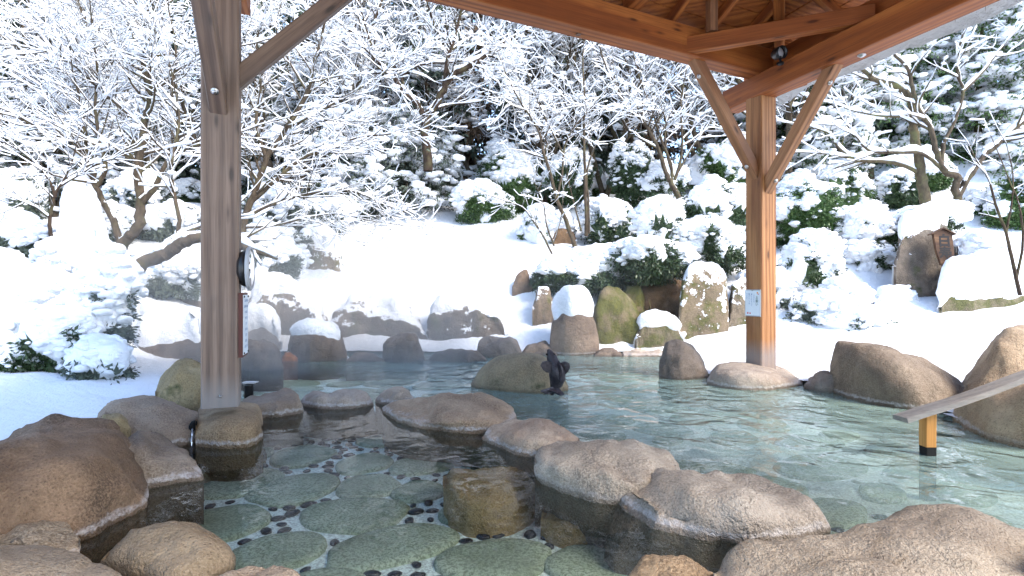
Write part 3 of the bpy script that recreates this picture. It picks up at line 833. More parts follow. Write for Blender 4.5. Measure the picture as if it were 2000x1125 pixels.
rock('bank_rock', 'rock_far', [(255, 630), (265, 605), (285, 600), (298, 640)], [(255, 665), (298, 665)], 0.3, 'small pointed snow-covered stone before the long wall stone', Y=7.0, cap=0.1, cap_thr=0.35)
rock('bank_rock', 'rock_far', [(470, 660), (485, 620), (515, 612), (540, 640), (548, 668)], [(470, 680), (548, 680)], 0.4, 'snow-smothered stone behind the dark rounded rock', Y=7.5, cap=0.14, cap_thr=0.3)
rock('bank_rock', 'rock_brown', [(1000, 560), (1012, 535), (1030, 525), (1042, 535), (1036, 560)], [(1000, 575), (1036, 575)], 0.25, 'bare rusty rock poking from the centre slope', Y=8.8)
rock('bank_rock', 'rock_dust', [(1040, 600), (1050, 560), (1070, 560), (1085, 600), (1090, 660)], [(1040, 668), (1090, 668)], 0.5, 'narrow grey stone left behind the standing stone', Y=8.0, facets=0)
rock('bank_rock', 'rock_moss', [(1155, 600), (1172, 560), (1210, 565), (1245, 600), (1262, 655)], [(1155, 668), (1262, 668)], 0.8, 'mossy green rock right behind the standing stone', Y=7.6, amp=0.05)
rock('bank_rock', 'rock_moss', [(1205, 585), (1225, 560), (1252, 558), (1272, 585), (1262, 618)], [(1205, 625), (1262, 628)], 0.4, 'rounded dark mossy stone in the hollow', Y=8.0)
rock('bank_rock', 'rock_brown', [(1232, 575), (1258, 543), (1300, 536), (1336, 548), (1342, 590)], [(1232, 612), (1342, 612)], 0.6, 'dark brown rock at the back of the hollow', Y=8.3)
rock('bank_rock', 'rock_moss', [(1240, 655), (1255, 625), (1290, 615), (1325, 640), (1335, 662)], [(1240, 666), (1335, 666)], 0.4, 'low mossy stone at the foot of the tall snowy rock', Y=7.5, cap=0.05)
rock('bank_rock', 'rock_dusty', [(1322, 650), (1332, 545), (1350, 512), (1400, 508), (1420, 540), (1424, 655)], [(1322, 664), (1424, 664)], 0.7, 'tall snow-plastered rock left of the right post', Y=7.6, n=3.6, k=4, amp=0.03)
rock('bank_rock', 'rock_dusty', [(1418, 650), (1430, 555), (1450, 540), (1480, 560), (1490, 655)], [(1418, 664), (1490, 664)], 0.6, 'narrow snow-plastered rock half behind the right post', Y=7.7, n=3.6, k=4)
rock('bank_rock', 'rock_moss', [(1600, 575), (1625, 548), (1660, 545), (1685, 560), (1690, 585)], [(1600, 592), (1690, 592)], 0.5, 'dark mossy stone under a snow mound right of the right post', Y=8.3, cap=0.12, cap_thr=0.6)
sign_rock = rock('bank_rock', 'rock_dust', [(1746, 520), (1760, 455), (1800, 425), (1850, 430), (1868, 480), (1860, 560)], [(1746, 545), (1800, 560), (1860, 575)], 0.6, 'mossy upright rock with the wooden name plaque', Y=7.9, cap=0.22, cap_thr=0.45, facets=2)
rock('bank_rock', 'rock_moss', [(1835, 600), (1860, 560), (1930, 540), (2010, 545), (2060, 590)], [(1835, 612), (2060, 615)], 0.8, 'dark rock under a big snow mound at the right edge', Y=7.4, cap=0.3, cap_thr=0.3, facets=0)
rock('bank_rock', 'rock_dust', [(1700, 640), (1715, 605), (1750, 600), (1775, 630), (1780, 655)], [(1700, 665), (1780, 665)], 0.4, 'small mossy stone in the snow left of the plaque rock', Y=7.3, cap=0.12, cap_thr=0.4)
rock('bank_rock', 'rock_moss', [(1672, 540), (1690, 522), (1715, 525), (1722, 542)], [(1672, 548), (1722, 548)], 0.3, 'small dark stone left of the plaque rock', Y=8.6, cap=0.06)
rock('bank_rock', 'rock_far', [(1730, 365), (1760, 340), (1800, 335), (1830, 365)], [(1730, 380), (1830, 380)], 0.6, 'grey brown rock on the upper right slope between the trunks', Y=11.6, cap=0.1, cap_thr=0.7)
rock('bank_rock', 'rock_far', [(120, 520), (128, 400), (150, 372), (178, 380), (190, 440), (215, 520)], [(120, 560), (215, 560)], 0.6, 'tall boulder fully covered in snow behind the left bushes', Y=8.4, cap=0.16, cap_thr=-0.3, facets=0, n=4, k=4)
rock('bank_rock', 'rock_brown', [(1078, 468), (1090, 440), (1115, 440), (1128, 470)], [(1078, 480), (1128, 480)], 0.3, 'brown stone at the foot of the bare multi-stemmed tree', Y=9.9, cap=0.05, cap_thr=0.7)

# ------------------------------------------------------------------ floor stones and pebbles
def blob_mesh(rx, ry, h, seed, nseg=22):
    r = np.random.default_rng(seed)
    a = np.arange(nseg) / nseg * 2 * math.pi
    rad = 1 + 0.035 * np.sin(4 * a + r.uniform(0, 6)) + 0.05 * np.sin(2 * a + r.uniform(0, 6)) + 0.05 * np.sin(3 * a + r.uniform(0, 6)) + 0.025 * np.sin(5 * a + r.uniform(0, 6))
    rings = [(1.0, -0.01), (0.985, h * 0.55), (0.93, h * 0.95), (0.7, h * 1.05)]
    V = []
    for s, z in rings:
        V += [(rx * s * rad[i] * math.cos(a[i]), ry * s * rad[i] * math.sin(a[i]), z) for i in range(nseg)]
    V.append((0, 0, h * 1.1))
    q = [(j*nseg+i, j*nseg+(i+1) % nseg, (j+1)*nseg+(i+1) % nseg, (j+1)*nseg+i) for j in range(len(rings)-1) for i in range(nseg)]
    t = [((len(rings)-1)*nseg+i, (len(rings)-1)*nseg+(i+1) % nseg, len(rings)*nseg) for i in range(nseg)]
    return np_mesh('floor_stone', np.array(V), [np.array(q), np.array(t)])

def build_floor():
    traced = [(470, 945, 70, 29, 0), (577, 958, 84, 36, -14), (432, 1025, 84, 36, 0), (545, 1080, 90, 38, -8), (693, 1008, 102, 33, -3), (768, 1070, 126, 40, -14),
              (720, 953, 58, 23, 0), (818, 963, 48, 22, -14), (712, 908, 52, 18, 0), (822, 912, 54, 20, -10), (968, 1095, 106, 38, -4), (1150, 1108, 82, 36, 0),
              (590, 893, 62, 20, -4), (480, 893, 48, 16, 0), (905, 880, 60, 18, 0), (640, 1145, 80, 26, 0)]
    st = []
    for u, v, ru, rv, ang in traced:
        c = wp(u, v, FLOOR)
        a = math.radians(-ang)
        e1 = wp(u + ru * math.cos(a), v - ru * math.sin(a), FLOOR); e2 = wp(u, v - rv, FLOOR); e3 = wp(u, v + rv, FLOOR)
        rx = (e1 - c).length; ry = abs(e2.y - e3.y) / 2
        th = math.atan2(e1.y - c.y, e1.x - c.x)
        st.append((c.x, c.y, rx * 1.06, max(0.1, 1.06 * ry * max(abs(math.cos(th)), .5)), th))
    r = random.Random(3)
    tries = 0
    while tries < 9000 and len(st) < 150:
        tries += 1
        x, y = r.uniform(-3.6, 3.2), r.uniform(1.0, 7.1)
        if not in_pool(x, y): continue
        rx = r.uniform(0.15, 0.34); ry = rx * r.uniform(0.6, 0.85)
        if all(math.hypot(x - s[0], y - s[1]) > (rx + ry) / 2 + (s[2] + s[3]) / 2 + (0.045 if y < 3.6 - 0.55 * x else -0.02) for s in st):
            st.append((x, y, rx, ry, r.uniform(-0.6, 0.9)))
    for i, (x, y, rx, ry, th) in enumerate(st):
        o = link('floor_stone', blob_mesh(rx, ry, 0.022, i), M['flag'], pool_floor)
        o.location = (x, y, FLOOR); o.rotation_euler = (0, 0, th)
    # black pebbles set in the joints
    S = np.array(st)
    pts = []; cells = {}
    for _ in range(30000):
        x, y = r.uniform(-2.4, 3.0), r.uniform(1.2, 4.0)
        dx, dy = x - S[:, 0], y - S[:, 1]
        cx = dx * np.cos(S[:, 4]) + dy * np.sin(S[:, 4]); sy = -dx * np.sin(S[:, 4]) + dy * np.cos(S[:, 4])
        if y > 3.6 - 0.55 * x: continue
        e = np.hypot(cx / (S[:, 2] + 0.022), sy / (S[:, 3] + 0.022)).min()
        if e < 1.0: continue
        ci, cj = int(x / 0.1 + 100), int(y / 0.1)
        if any((x - a) ** 2 + (y - b) ** 2 < 0.074 ** 2 for di in (-1, 0, 1) for dj in (-1, 0, 1) for a, b in cells.get((ci + di, cj + dj), ())) : continue
        if in_pool(x, y):
            pts.append((x, y)); cells.setdefault((ci, cj), []).append((x, y))
        if len(pts) > 900: break
    def key(p):
        u = CU + F * p[0] / p[1]
        return p[1] + (50 if not (300 < u < 1300) else 0)
    pts.sort(key=key)
    base = []
    for k in range(5):
        rr = np.random.default_rng(k)
        V, Fc = ICO[2]
        V = V * (1 + 0.12 * rr.normal(size=(len(V), 1)) * 0.5) * np.array([0.042, 0.028, 0.014]) * rr.uniform(0.85, 1.15)
        base.append(np_mesh('pebble', V, Fc)); base[-1].materials.append(M['pebble'])
    for i, (x, y) in enumerate(pts[:300]):
        o = bpy.data.objects.new('pebble', base[i % 5]); COL.objects.link(o); o.parent = pool_floor
        o.location = (x, y, FLOOR + 0.006); o.rotation_euler = (0, 0, r.uniform(0, 3.1)); s = r.uniform(0.55, 1.0); o.scale = (s, s, s)
    rest = np.array([(x, y, FLOOR + 0.006) for x, y in pts[300:]])
    if len(rest):
        V, Fc = ICO[1]
        V, Fc = scatter(V, Fc, rest, np.tile([[0.042, 0.028, 0.014]], (len(rest), 1)), RNG)
        b = MB(); b.add(V, Fc); b.build('pebbles', M['pebble'], pool_floor, kind='stuff')
build_floor()

# ------------------------------------------------------------------ pavilion
AA = math.radians(27.6)
A = Vector((math.cos(AA), math.sin(AA), 0)); B = Vector((math.sin(AA), -math.cos(AA), 0)); UP = Vector((0, 0, 1))
S = 0.19
LB = px(433, 795, 3.1); LP = Vector((LB.x, LB.y, 0)) - B * (S / 2); LZ = LB.z - 0.004
RB = px(1487, 716, 5.1); RP = Vector((RB.x, RB.y, 0)) + (Vector((0.92, 0.39, 0)) - Vector((0.39, -0.92, 0))) * (S / 2); RZ = RB.z - 0.07
pav = empty('pavilion', (LP + RP) / 2, 'open timber bath pavilion with orange beams and snow on its roof', 'pavilion')
SPAN_A = (RP - LP).length
A = (RP - LP).normalized(); B = Vector((math.sin(math.radians(17.6)), -math.cos(math.radians(17.6)), 0))   # the plan is slightly skewed
AP = Vector((math.cos(math.radians(23)), math.sin(math.radians(23)), 0)); BP = Vector((AP.y, -AP.x, 0))
NB = 4.4
Z1, H1, Z2, H2 = 2.825, 0.25, 2.625, 0.205

def put(o):
    return rebase(o, pav)

def pbeam(name, p0, p1, w, h, mat, seed=0, parent=None, bev=0.006, upv=None):
    L = (Vector(p1) - Vector(p0)).length
    me = beam_mesh(L, w, h, bev, seed)
    o = link(name, me, mat)
    d = (Vector(p1) - Vector(p0)).normalized()
    upv = (UP if abs(d.z) < 0.98 else -B) if upv is None else upv
    side = upv.cross(d).normalized(); up = d.cross(side)
    Mx = Matrix((d, side, up)).transposed().to_4x4(); Mx.translation = Vector(p0)
    o.parent = pav
    o.matrix_world = Mx
    o.matrix_parent_inverse = Matrix.Translation(-Vector(pav.location))
    o.matrix_basis = Mx
    return o

def post(P, z0, z1, mat, seed, bv=None):
    bv = bv or BP
    o = pbeam('post', P + UP * z0 + bv * (S / 2), P + UP * z1 + bv * (S / 2), S, S, mat, seed, bev=0.009, upv=-bv)
    return o
AL = Vector((math.cos(math.radians(22)), math.sin(math.radians(22)), 0)); BL = Vector((AL.y, -AL.x, 0))   # the left post stands slightly turned
AN = Vector((math.cos(math.radians(17)), math.sin(math.radians(17)), 0)); BN = Vector((AN.y, -AN.x, 0))  # its fittings are angled to the bathers
postL = post(LP, LZ, 3.0, M['post_l'], 1, BL)
postR = post(RP, RZ, Z2 + 0.01, M['post_r'], 2)
LP2, RP2 = LP + B * NB, RP + B * NB
post(LP2, -0.05, 3.0, M['post_l'], 3)
post(RP2, -0.05, 3.0, M['post_r'], 4)

def at(P, z): return Vector((P.x, P.y, z))
b1 = pbeam('beam', at(LP - A * 0.5, Z1), at(RP + A * 0.55, Z1), 0.17, H1, M['beam'], 11)
b2 = pbeam('beam', at(RP - B * 0.42, Z2), at(RP + B * (NB + 0.4), Z2), 0.19, H2, M['beam'], 12)
pbeam('beam', at(LP - B * 0.42, Z2), at(LP + B * (NB + 0.4), Z2), 0.19, H2, M['beam'], 13)
pbeam('beam', at(LP2 - A * 0.5, Z1), at(RP2 + A * 0.5, Z1), 0.17, H1, M['beam'], 14)
# second plate resting on beam two (carries the rafters)
pbeam('purlin', at(RP + A * 0.12 - B * 0.3, Z2 + H2 + 0.003), at(RP + A * 0.12 + B * (NB + 0.3), Z2 + H2 + 0.003), 0.08, 0.22, M['beam'], 15)
pbeam('purlin', at(LP - A * 0.12 - B * 0.3, Z2 + H2 + 0.003), at(LP - A * 0.12 + B * (NB + 0.3), Z2 + H2 + 0.003), 0.08, 0.22, M['beam'], 16)

def bolt(p, nrm, parent, r=0.016):
    V, Fc = [], []
    nrm = Vector(nrm).normalized()
    t = nrm.orthogonal().normalized(); s = nrm.cross(t)
    n = 12
    rings = [(r, 0.0), (r, 0.006), (r * 0.62, 0.006), (r * 0.6, 0.014), (r * 0.35, 0.018)]
    for rr, h in rings:
        for k in range(n):
            a = 2 * math.pi * k / n
            V.append(tuple(Vector(p) + nrm * h + t * (rr * math.cos(a)) + s * (rr * math.sin(a))))
    V.append(tuple(Vector(p) + nrm * 0.019))
    q = [(j*n+k, j*n+(k+1) % n, (j+1)*n+(k+1) % n, (j+1)*n+k) for j in range(4) for k in range(n)]
    t3 = [(4*n+k, 4*n+(k+1) % n, 5*n) for k in range(n)]
    b = MB(); b.add(V, q); b.add(np.zeros((0, 3)), np.array(t3) - b.n)
    o = b.build('bolt', M['steel'])
    rebase(o, pav)
    o.parent = parent
    o.matrix_parent_inverse = parent.matrix_world.inverted()
    return o

bpy.context.view_layer.update()
def brace(P, dirv, z_lo, z_hi, reach, mat, w=0.09, h=0.10, seed=0, off=S/2, bolts=True):
    """diagonal brace from the post face up to the beam; its outer (lower) face carries bolts"""
    p0 = at(P, z_lo) + dirv * (off - 0.005)
    p1 = at(P, z_hi) + dirv * (off + reach)
    o = pbeam('brace', p0, p1, w, h, mat, seed)
    bpy.context.view_layer.update()
    if bolts:
        d = (p1 - p0).normalized(); side = UP.cross(d).normalized(); up = d.cross(side)
        for f in (0.12, 0.86):
            bolt(p0 + d * ((p1 - p0).length * f) - up * 0.001, -up, o, 0.02)
    return o
# right post: braces along both beams (outer edge starts low on the post)
brace(RP, -A, 1.86, Z1 + 0.02, 0.80, M['brace'], seed=21)
brace(RP, B, 1.72, Z2 + 0.02, 0.78, M['brace'], seed=22)
# left post
brace(LP, A, 2.0, Z1 + 0.03, 0.80, M['brace_d'], seed=23)
brace(LP, B, 1.82, Z2 + 0.03, 0.85, M['brace_d'], seed=24)
# corner tie, horizontal
pbeam('corner_tie', at(RP - A * 1.02, Z1 + 0.02), at(RP + B * 1.12 + A * 0.05, Z1 + 0.02), 0.09, 0.13, M['beam'], 31)
pbeam('corner_tie', at(LP + A * 1.0, Z1 + 0.045), at(LP + B * 1.0, Z1 + 0.045), 0.09, 0.12, M['brace'], 32)
# peg hole block under beam one and bolt under beam two
pbeam('peg', at(RP - A * 2.05 - B * 0.02, Z1 - 0.012), at(RP - A * 2.02 - B * 0.02, Z1 - 0.012), 0.035, 0.03, M['brace_d'], 33)
bolt(at(RP + B * 1.05, Z2 - 0.001), -UP, b2, 0.03)
bolt(LP + B * (S/2 + 0.001) + UP * 0.26 + A * 0.01, B, postL, 0.008)

# roof: hipped, rafters on the plates, boards, snow
OVA, OVB = 0.62, 0.32                     # eaves beyond the side beams / beyond beam one
C0 = at((LP + RP) / 2 + B * (NB / 2), 0)
HA, HB = SPAN_A / 2 + OVA, NB / 2 + OVB
SL = 0.32
ZE = 2.99                                  # underside of rafters at the eave on the side beams
APEX = ZE + SL * HA
ridge = max(HB - HA, 0.05)
def roof_z(a, b):
    """height of the rafter plane at plan offset a along A and b along B from the centre"""
    za = ZE + SL * (HA - abs(a))
    zb_ = ZE + (APEX - ZE) / HB * (HB - abs(b))
    return min(za, zb_)
def rp(a, b, dz=0.0):
    return C0 + A * a + B * b + UP * (roof_z(a, b) + dz)
ri = 40
for k in range(13):
    b = -HB + 0.12 + k * 0.44
    for sgn in (1, -1):
        top_a = HA * max(0.0, min(1.0, abs(b) / HB)) * 0.98
        if HA - top_a < 0.35: continue
        ri += 1
        pbeam('rafter', rp(sgn * HA, b), rp(sgn * max(top_a, 0.05), b), 0.055, 0.085, M['beam'], ri)
for k in range(13):
    a = -HA + 0.14 + k * 0.43
    for sgn in (-1, 1):
        top_b = HB * max(0.0, min(1.0, abs(a) / HA)) * 0.98
        if HB - top_b < 0.35: continue
        ri += 1
        pbeam('rafter', rp(a, sgn * HB), rp(a, sgn * max(top_b, 0.05)), 0.055, 0.085, M['beam'], ri)
for sa in (-1, 1):
    for sb in (-1, 1):
        ri += 1
        pbeam('hip_rafter', rp(sa * HA, sb * HB, -0.03), rp(sa * 0.02, sb * 0.02, -0.03), 0.09, 0.11, M['beam'], ri)
# king posts standing on the corner tie / beams up to the hip
mid_tie = RP + (-A * 1.05 + B * 1.15) * 0.5
ab = ((mid_tie - C0).dot(A), (mid_tie - C0).dot(B))
pbeam('strut', at(RP - A * 0.82 + B * 0.25, Z1 + 0.166), at(RP - A * 0.82 + B * 0.25, 3.25), 0.075, 0.075, M['brace'], 35)
pbeam('tie_beam', at(RP - A * 1.55, Z1 + 0.26), at(RP - A * 1.55 + B * NB, Z1 + 0.26), 0.12, 0.14, M['beam'], 36)
pbeam('tie_beam', at(LP + A * 1.55, Z1 + 0.26), at(LP + A * 1.55 + B * NB, Z1 + 0.26), 0.12, 0.14, M['beam'], 37)
# roof boards: courses of planks on each slope
def board_course(face, k, n):
    f0, f1 = k / n, (k + 1) / n - 0.004
    V = []
    th = 0.022 + 0.004 * (k % 2)
    for f in (f0, f1):
        for s in (-1, 1):
            if face in ('a+', 'a-'):
                sg = 1 if face == 'a+' else -1
                a = sg * HA * (1 - f); b = s * HB * (1 - f)
            else:
                sg = 1 if face == 'b+' else -1
                b = sg * HB * (1 - f); a = s * HA * (1 - f)
            z = (ZE + SL * (HA - abs(a))) if face[0] == 'a' else (ZE + (APEX - ZE) / HB * (HB - abs(b)))
            p = C0 + A * a + B * b + UP * (z + 0.088)
            V.append(tuple(p)); V.append(tuple(p + UP * th))
    V = np.array(V)
    Fq = np.array([[0, 4, 6, 2], [1, 3, 7, 5], [0, 2, 3, 1], [4, 5, 7, 6], [0, 1, 5, 4], [2, 6, 7, 3]])
    b = MB(); b.add(V, Fq)
    return put(b.build('roof_board', M['beam'], smooth=False))
for face in ('a+', 'a-', 'b+', 'b-'):
    for k in range(14):
        board_course(face, k, 14)
# snow blanket on the roof, curling over the eaves
def roof_snow():
    n = 60
    g = np.linspace(-1, 1, n)
    top = []; bot = []
    ext = 0.07
    for i in g:
        for j in g:
            a, b = i * (HA + ext), j * (HB + ext)
            e = max(abs(i), abs(j))
            z = roof_z(a, b) + 0.125
            edge = max(0.0, (e - 0.93) / 0.07)
            th = 0.30 * math.sqrt(max(0.0, 1 - edge ** 2.2))
            p = C0 + A * a + B * b
            top.append((p.x, p.y, z + th)); bot.append((p.x, p.y, z - ((0.27 if abs(i) >= abs(j) else 0.02) * max(0, (e - 0.975) / 0.025))))
    T = np.array(top); Bo = np.array(bot)
    T[:, 2] += 0.03 * fbm(T, 2.5, 1.0, 3)
    nz = fbm(Bo, 4.0, 2.0, 3)
    onedge = np.array([max(abs(i), abs(j)) > 0.99 for i in g for j in g])
    Bo[onedge, 2] += 0.05 * nz[onedge]
    T[onedge, 2] = np.maximum(T[onedge, 2], Bo[onedge, 2] + 0.08)
    k = np.arange(n - 1)[:, None] * n + np.arange(n - 1)[None]
    q = np.stack([k, k + n, k + n + 1, k + 1], 2).reshape(-1, 4)
    V = np.r_[T, Bo]
    ring = [i for i in range(n)] + [i * n + n - 1 for i in range(1, n)] + [(n - 1) * n + i for i in range(n - 2, -1, -1)] + [i * n for i in range(n - 2, 0, -1)]
    m = len(ring)
    side = np.array([(ring[i], ring[(i + 1) % m], n * n + ring[(i + 1) % m], n * n + ring[i]) for i in range(m)])
    b = MB(); b.add(V, q); b.q.append(q[:, ::-1] + n * n); b.q.append(side)
    o = put(b.build('roof_snow', M['snow'], kind='stuff'))
    # icicles under the side eave
    r = random.Random(5)
    for k in range(9):
        bb = -HB + 0.3 + r.uniform(0, 2.6)
        p = C0 + A * (HA + 0.03) + B * bb + UP * (roof_z(HA, bb) - 0.04)
        L = r.uniform(0.05, 0.13)
        P0 = np.array([tuple(p)]); P1 = P0 - [[0, 0, L]]
        V, Fc = tubes(P0, P1, [0.008], [0.001], 6)
        mm = MB(); mm.add(V, Fc); put(mm.build('icicle', M['stream']))
roof_snow()

# ------------------------------------------------------------------ things fixed to the pavilion
def disc_solid(c, nrm, rings, n=40):
    """lathe: rings = [(radius, height along nrm)]"""
    nrm = Vector(nrm).normalized(); t = nrm.cross(UP)
    t = t.normalized() if t.length > 1e-3 else Vector((1, 0, 0)); s = nrm.cross(t)
    V = []
    for r, h in rings:
        for k in range(n):
            a = 2 * math.pi * k / n
            V.append(tuple(Vector(c) + nrm * h + t * (r * math.cos(a)) + s * (r * math.sin(a))))
    q = [(j*n+k, j*n+(k+1) % n, (j+1)*n+(k+1) % n, (j+1)*n+k) for j in range(len(rings)-1) for k in range(n)]
    b = MB(); b.add(V, q)
    return b

# round mirror on the right flank of the left post
mz = px(478, 523, 3.1).z
mface = LP + AL * (S / 2 - 0.004) + BL * 0.02
mc = at(mface, mz)
mir = empty('round_mirror', mc, 'round convex mirror with grey rim on the left post', 'mirror')
rebase(disc_solid(mc, AN, [(0.0, 0.0), (0.085, 0.0), (0.10, 0.02), (0.11, 0.045), (0.0, 0.045)]).build('housing', M['black']), mir)
rebase(disc_solid(mc, AN, [(0.122, 0.046), (0.128, 0.052), (0.128, 0.062), (0.120, 0.069), (0.113, 0.066), (0.112, 0.046), (0.122, 0.046)]).build('rim', M['grey_plastic']), mir)
rebase(disc_solid(mc, AN, [(0.113, 0.060), (0.09, 0.068), (0.06, 0.074), (0.03, 0.077), (0.0, 0.078)]).build('mirror_glass', M['mirror']), mir)

def box_mb(c, ax, ay, az, dx, dy, dz):
    V = [tuple(Vector(c) + ax * (sx * dx / 2) + ay * (sy * dy / 2) + az * (sz * dz / 2)) for sx in (-1, 1) for sy in (-1, 1) for sz in (-1, 1)]
    b = MB(); b.add(V, BOXF); return b

# tall notice on the right flank of the left post
zt, zb2 = px(478, 572, 3.1).z, px(478, 700, 3.1).z
nc = at(LP + AL * (S / 2 + 0.016) + BL * 0.01, (zt + zb2) / 2)
nh = zt - zb2
nb = empty('notice_board', nc, 'tall white notice on a red-brown board below the round mirror', 'notice')
rebase(box_mb(nc, AN, BN, UP, 0.022, 0.175, nh).build('backing_board', M['red_wood'], smooth=False), nb)
rebase(box_mb(nc + AN * 0.013, AN, BN, UP, 0.004, 0.15, nh * 0.93).build('sheet', M['paper'], smooth=False), nb)
rr = random.Random(11)
for k in range(4):
    sx, sz = (k % 2) * 2 - 1, (k // 2) * 2 - 1
    rebase(disc_solid(nc + AN * 0.016 + BN * (0.068 * sx) + UP * (nh * 0.44 * sz), AN, [(0.006, -0.001), (0.006, 0.004), (0.0, 0.005)], 10).build('pin', M['black']), nb)

def text_mesh(body, size, mat, parent_root, origin, xdir, ydir, name, spacing_vertical=False, bold=0.0):
    nrm = xdir.cross(ydir).normalized()
    Mx = Matrix((xdir, ydir, nrm)).transposed().to_4x4(); Mx.translation = Vector(origin)
    cu = bpy.data.curves.new('txt', 'FONT')
    cu.body = body; cu.size = size; cu.extrude = size * 0.004; cu.align_x = 'CENTER'
    cu.resolution_u = 2
    cu.offset = bold
    if spacing_vertical: cu.space_line = 0.95
    tmp = bpy.data.objects.new('txt', cu)
    COL.objects.link(tmp)
    dg = bpy.context.evaluated_depsgraph_get()
    me = bpy.data.meshes.new_from_object(tmp.evaluated_get(dg))
    bpy.data.objects.remove(tmp)
    me.transform(Mx)
    me.materials.clear()
    o = link(name, me, mat)
    return rebase(o, parent_root)

# text on the tall notice (horizontal lines of small blue print)
lines = ['ご入浴のお客様へ', '温泉の成分と効能', 'タオルを湯に', '入れないで', 'ください', '走らないで', 'ください', 'お足元に', 'ご注意ください']
for k, s in enumerate(lines):
    text_mesh(s, 0.0165, M['ink_blue'], nb, nc + AN * 0.0165 + UP * (nh * (0.36 - k * 0.09)), -BN, UP, 'text_line')

# laminated request sheet on the right post
pc = px(1473, 592, 5.13)
face_n = -AP
fc = RP - AP * (S / 2 + 0.004)
sc_ = at(fc + BP * 0.0, pc.z)
sh = (px(1473, 566, 5.13).z - px(1473, 619, 5.13).z)
req = empty('request_sheet', sc_, 'small laminated white notice on the right post', 'notice')
rebase(box_mb(sc_, -AP, BP, UP, 0.005, 0.185, sh).build('frame', M['grey_plastic'], smooth=False), req)
rebase(box_mb(sc_ - AP * 0.003, -AP, BP, UP, 0.003, 0.17, sh * 0.93).build('sheet', M['paper'], smooth=False), req)
rebase(disc_solid(sc_ - AP * 0.005 + UP * (sh * 0.47), -AP, [(0.007, 0), (0.007, 0.006), (0.0, 0.008)], 12).build('pin', M['steel']), req)
xd = BP      # reading direction (to the viewer's right)
tp = sc_ - AP * 0.0055
text_mesh('お\n願\nい', 0.032, M['ink_green'], req, tp + xd * 0.052 + UP * (sh * 0.15), xd, UP, 'heading', True)
cols = ['一\nタ\nオ\nル\nを', '湯\nに\n入\nれ\nな\nい\nで', '静\nか\nに\nご\n入\n浴', '下\nさ\nい']
for k, s in enumerate(cols):
    text_mesh(s, 0.018, M['ink_blue'], req, tp + xd * (0.018 - k * 0.028) + UP * (sh * 0.30), xd, UP, 'text_column', True)
def dot(c, r, mat, nm): rebase(disc_solid(c, -AP, [(r, 0.0), (r * .9, 0.001), (0, 0.0012)], 10).build(nm, mat), req)
dot(tp + xd * 0.058 + UP * (sh * 0.38), 0.009, M['ink_orange'], 'red_leaf_mark'); dot(tp + xd * 0.068 + UP * (sh * 0.33), 0.006, M['ink_red'], 'red_leaf_mark')
dot(tp - xd * 0.055 - UP * (sh * 0.38), 0.009, M['ink_red'], 'seal_mark'); dot(tp - xd * 0.028 - UP * (sh * 0.385), 0.008, M['ink_red'], 'seal_mark')

# black spot lamp on beam two
lc = px(1524, 103, 4.75)
lamp = empty('spot_lamp', lc, 'black dome spot lamp on the corner beam of the roof', 'lamp')
ld = Vector((0.35, -0.9, -0.1)).normalized()
rebase(disc_solid(lc - ld * 0.03, ld, [(0.0, -0.05), (0.03, -0.045), (0.047, -0.02), (0.053, 0.02), (0.055, 0.055), (0.05, 0.056), (0.045, 0.03)], 24).build('shade', M['black']), lamp)
rebase(disc_solid(lc, ld, [(0.048, -0.012), (0.03, 0.004), (0.0, 0.01)], 24).build('lens', M['grey_plastic']), lamp)
rebase(disc_solid(at(lc, lc.z - 0.1), UP, [(0.03, 0.0), (0.03, 0.015), (0.01, 0.02), (0.01, 0.07), (0.0, 0.07)], 16).build('bracket', M['black']), lamp)

# ------------------------------------------------------------------ spout in the rock, handrail, plaque, statues
sp_c = px(377, 834, 3.085)
sd = Vector((0.42, -0.90, -0.05)).normalized()
spt = empty('water_spout', sp_c, 'dark spout pipe in the rock with a thin stream of water', 'spout')
rebase(disc_solid(sp_c - sd * 0.06, sd, [(0.021, 0.0), (0.021, 0.065), (0.0, 0.066)], 20).build('pipe', M['dark']), spt)
ss0 = sp_c + sd * 0.005 - UP * 0.012
pts_ = [ss0 + Vector((0.02 * t, -0.05 * t, -(sp_c.z - 0.015) * t * t)) for t in np.linspace(0, 1, 9)]
V, Fc = tubes([p[:] for p in pts_[:-1]], [p[:] for p in pts_[1:]], [0.0065 + 0.002 * math.sin(i * 2) for i in range(8)], [0.0065 + 0.002 * math.sin((i + 1) * 2) for i in range(8)], 8)
b = MB(); b.add(V, Fc); rebase(b.build('water_stream', M['stream']), spt)

# dark fitting behind the left post
fc_ = px(486, 750, 3.9)
fit = empty('water_inlet', fc_, 'small black inlet fitting with pale top right of the left post', 'fitting')
rebase(disc_solid(fc_, (0, 0, 1), [(0.0, -0.12), (0.03, -0.12), (0.03, -0.01), (0.034, 0.0), (0.0, 0.005)], 16).build('pipe', M['black']), fit)
rebase(box_mb(fc_ + Vector((0.01, 0, 0.012)), Vector((1, 0, 0)), Vector((0, 1, 0)), UP, 0.09, 0.06, 0.008).build('cover', M['grey_plastic'], smooth=False), fit)

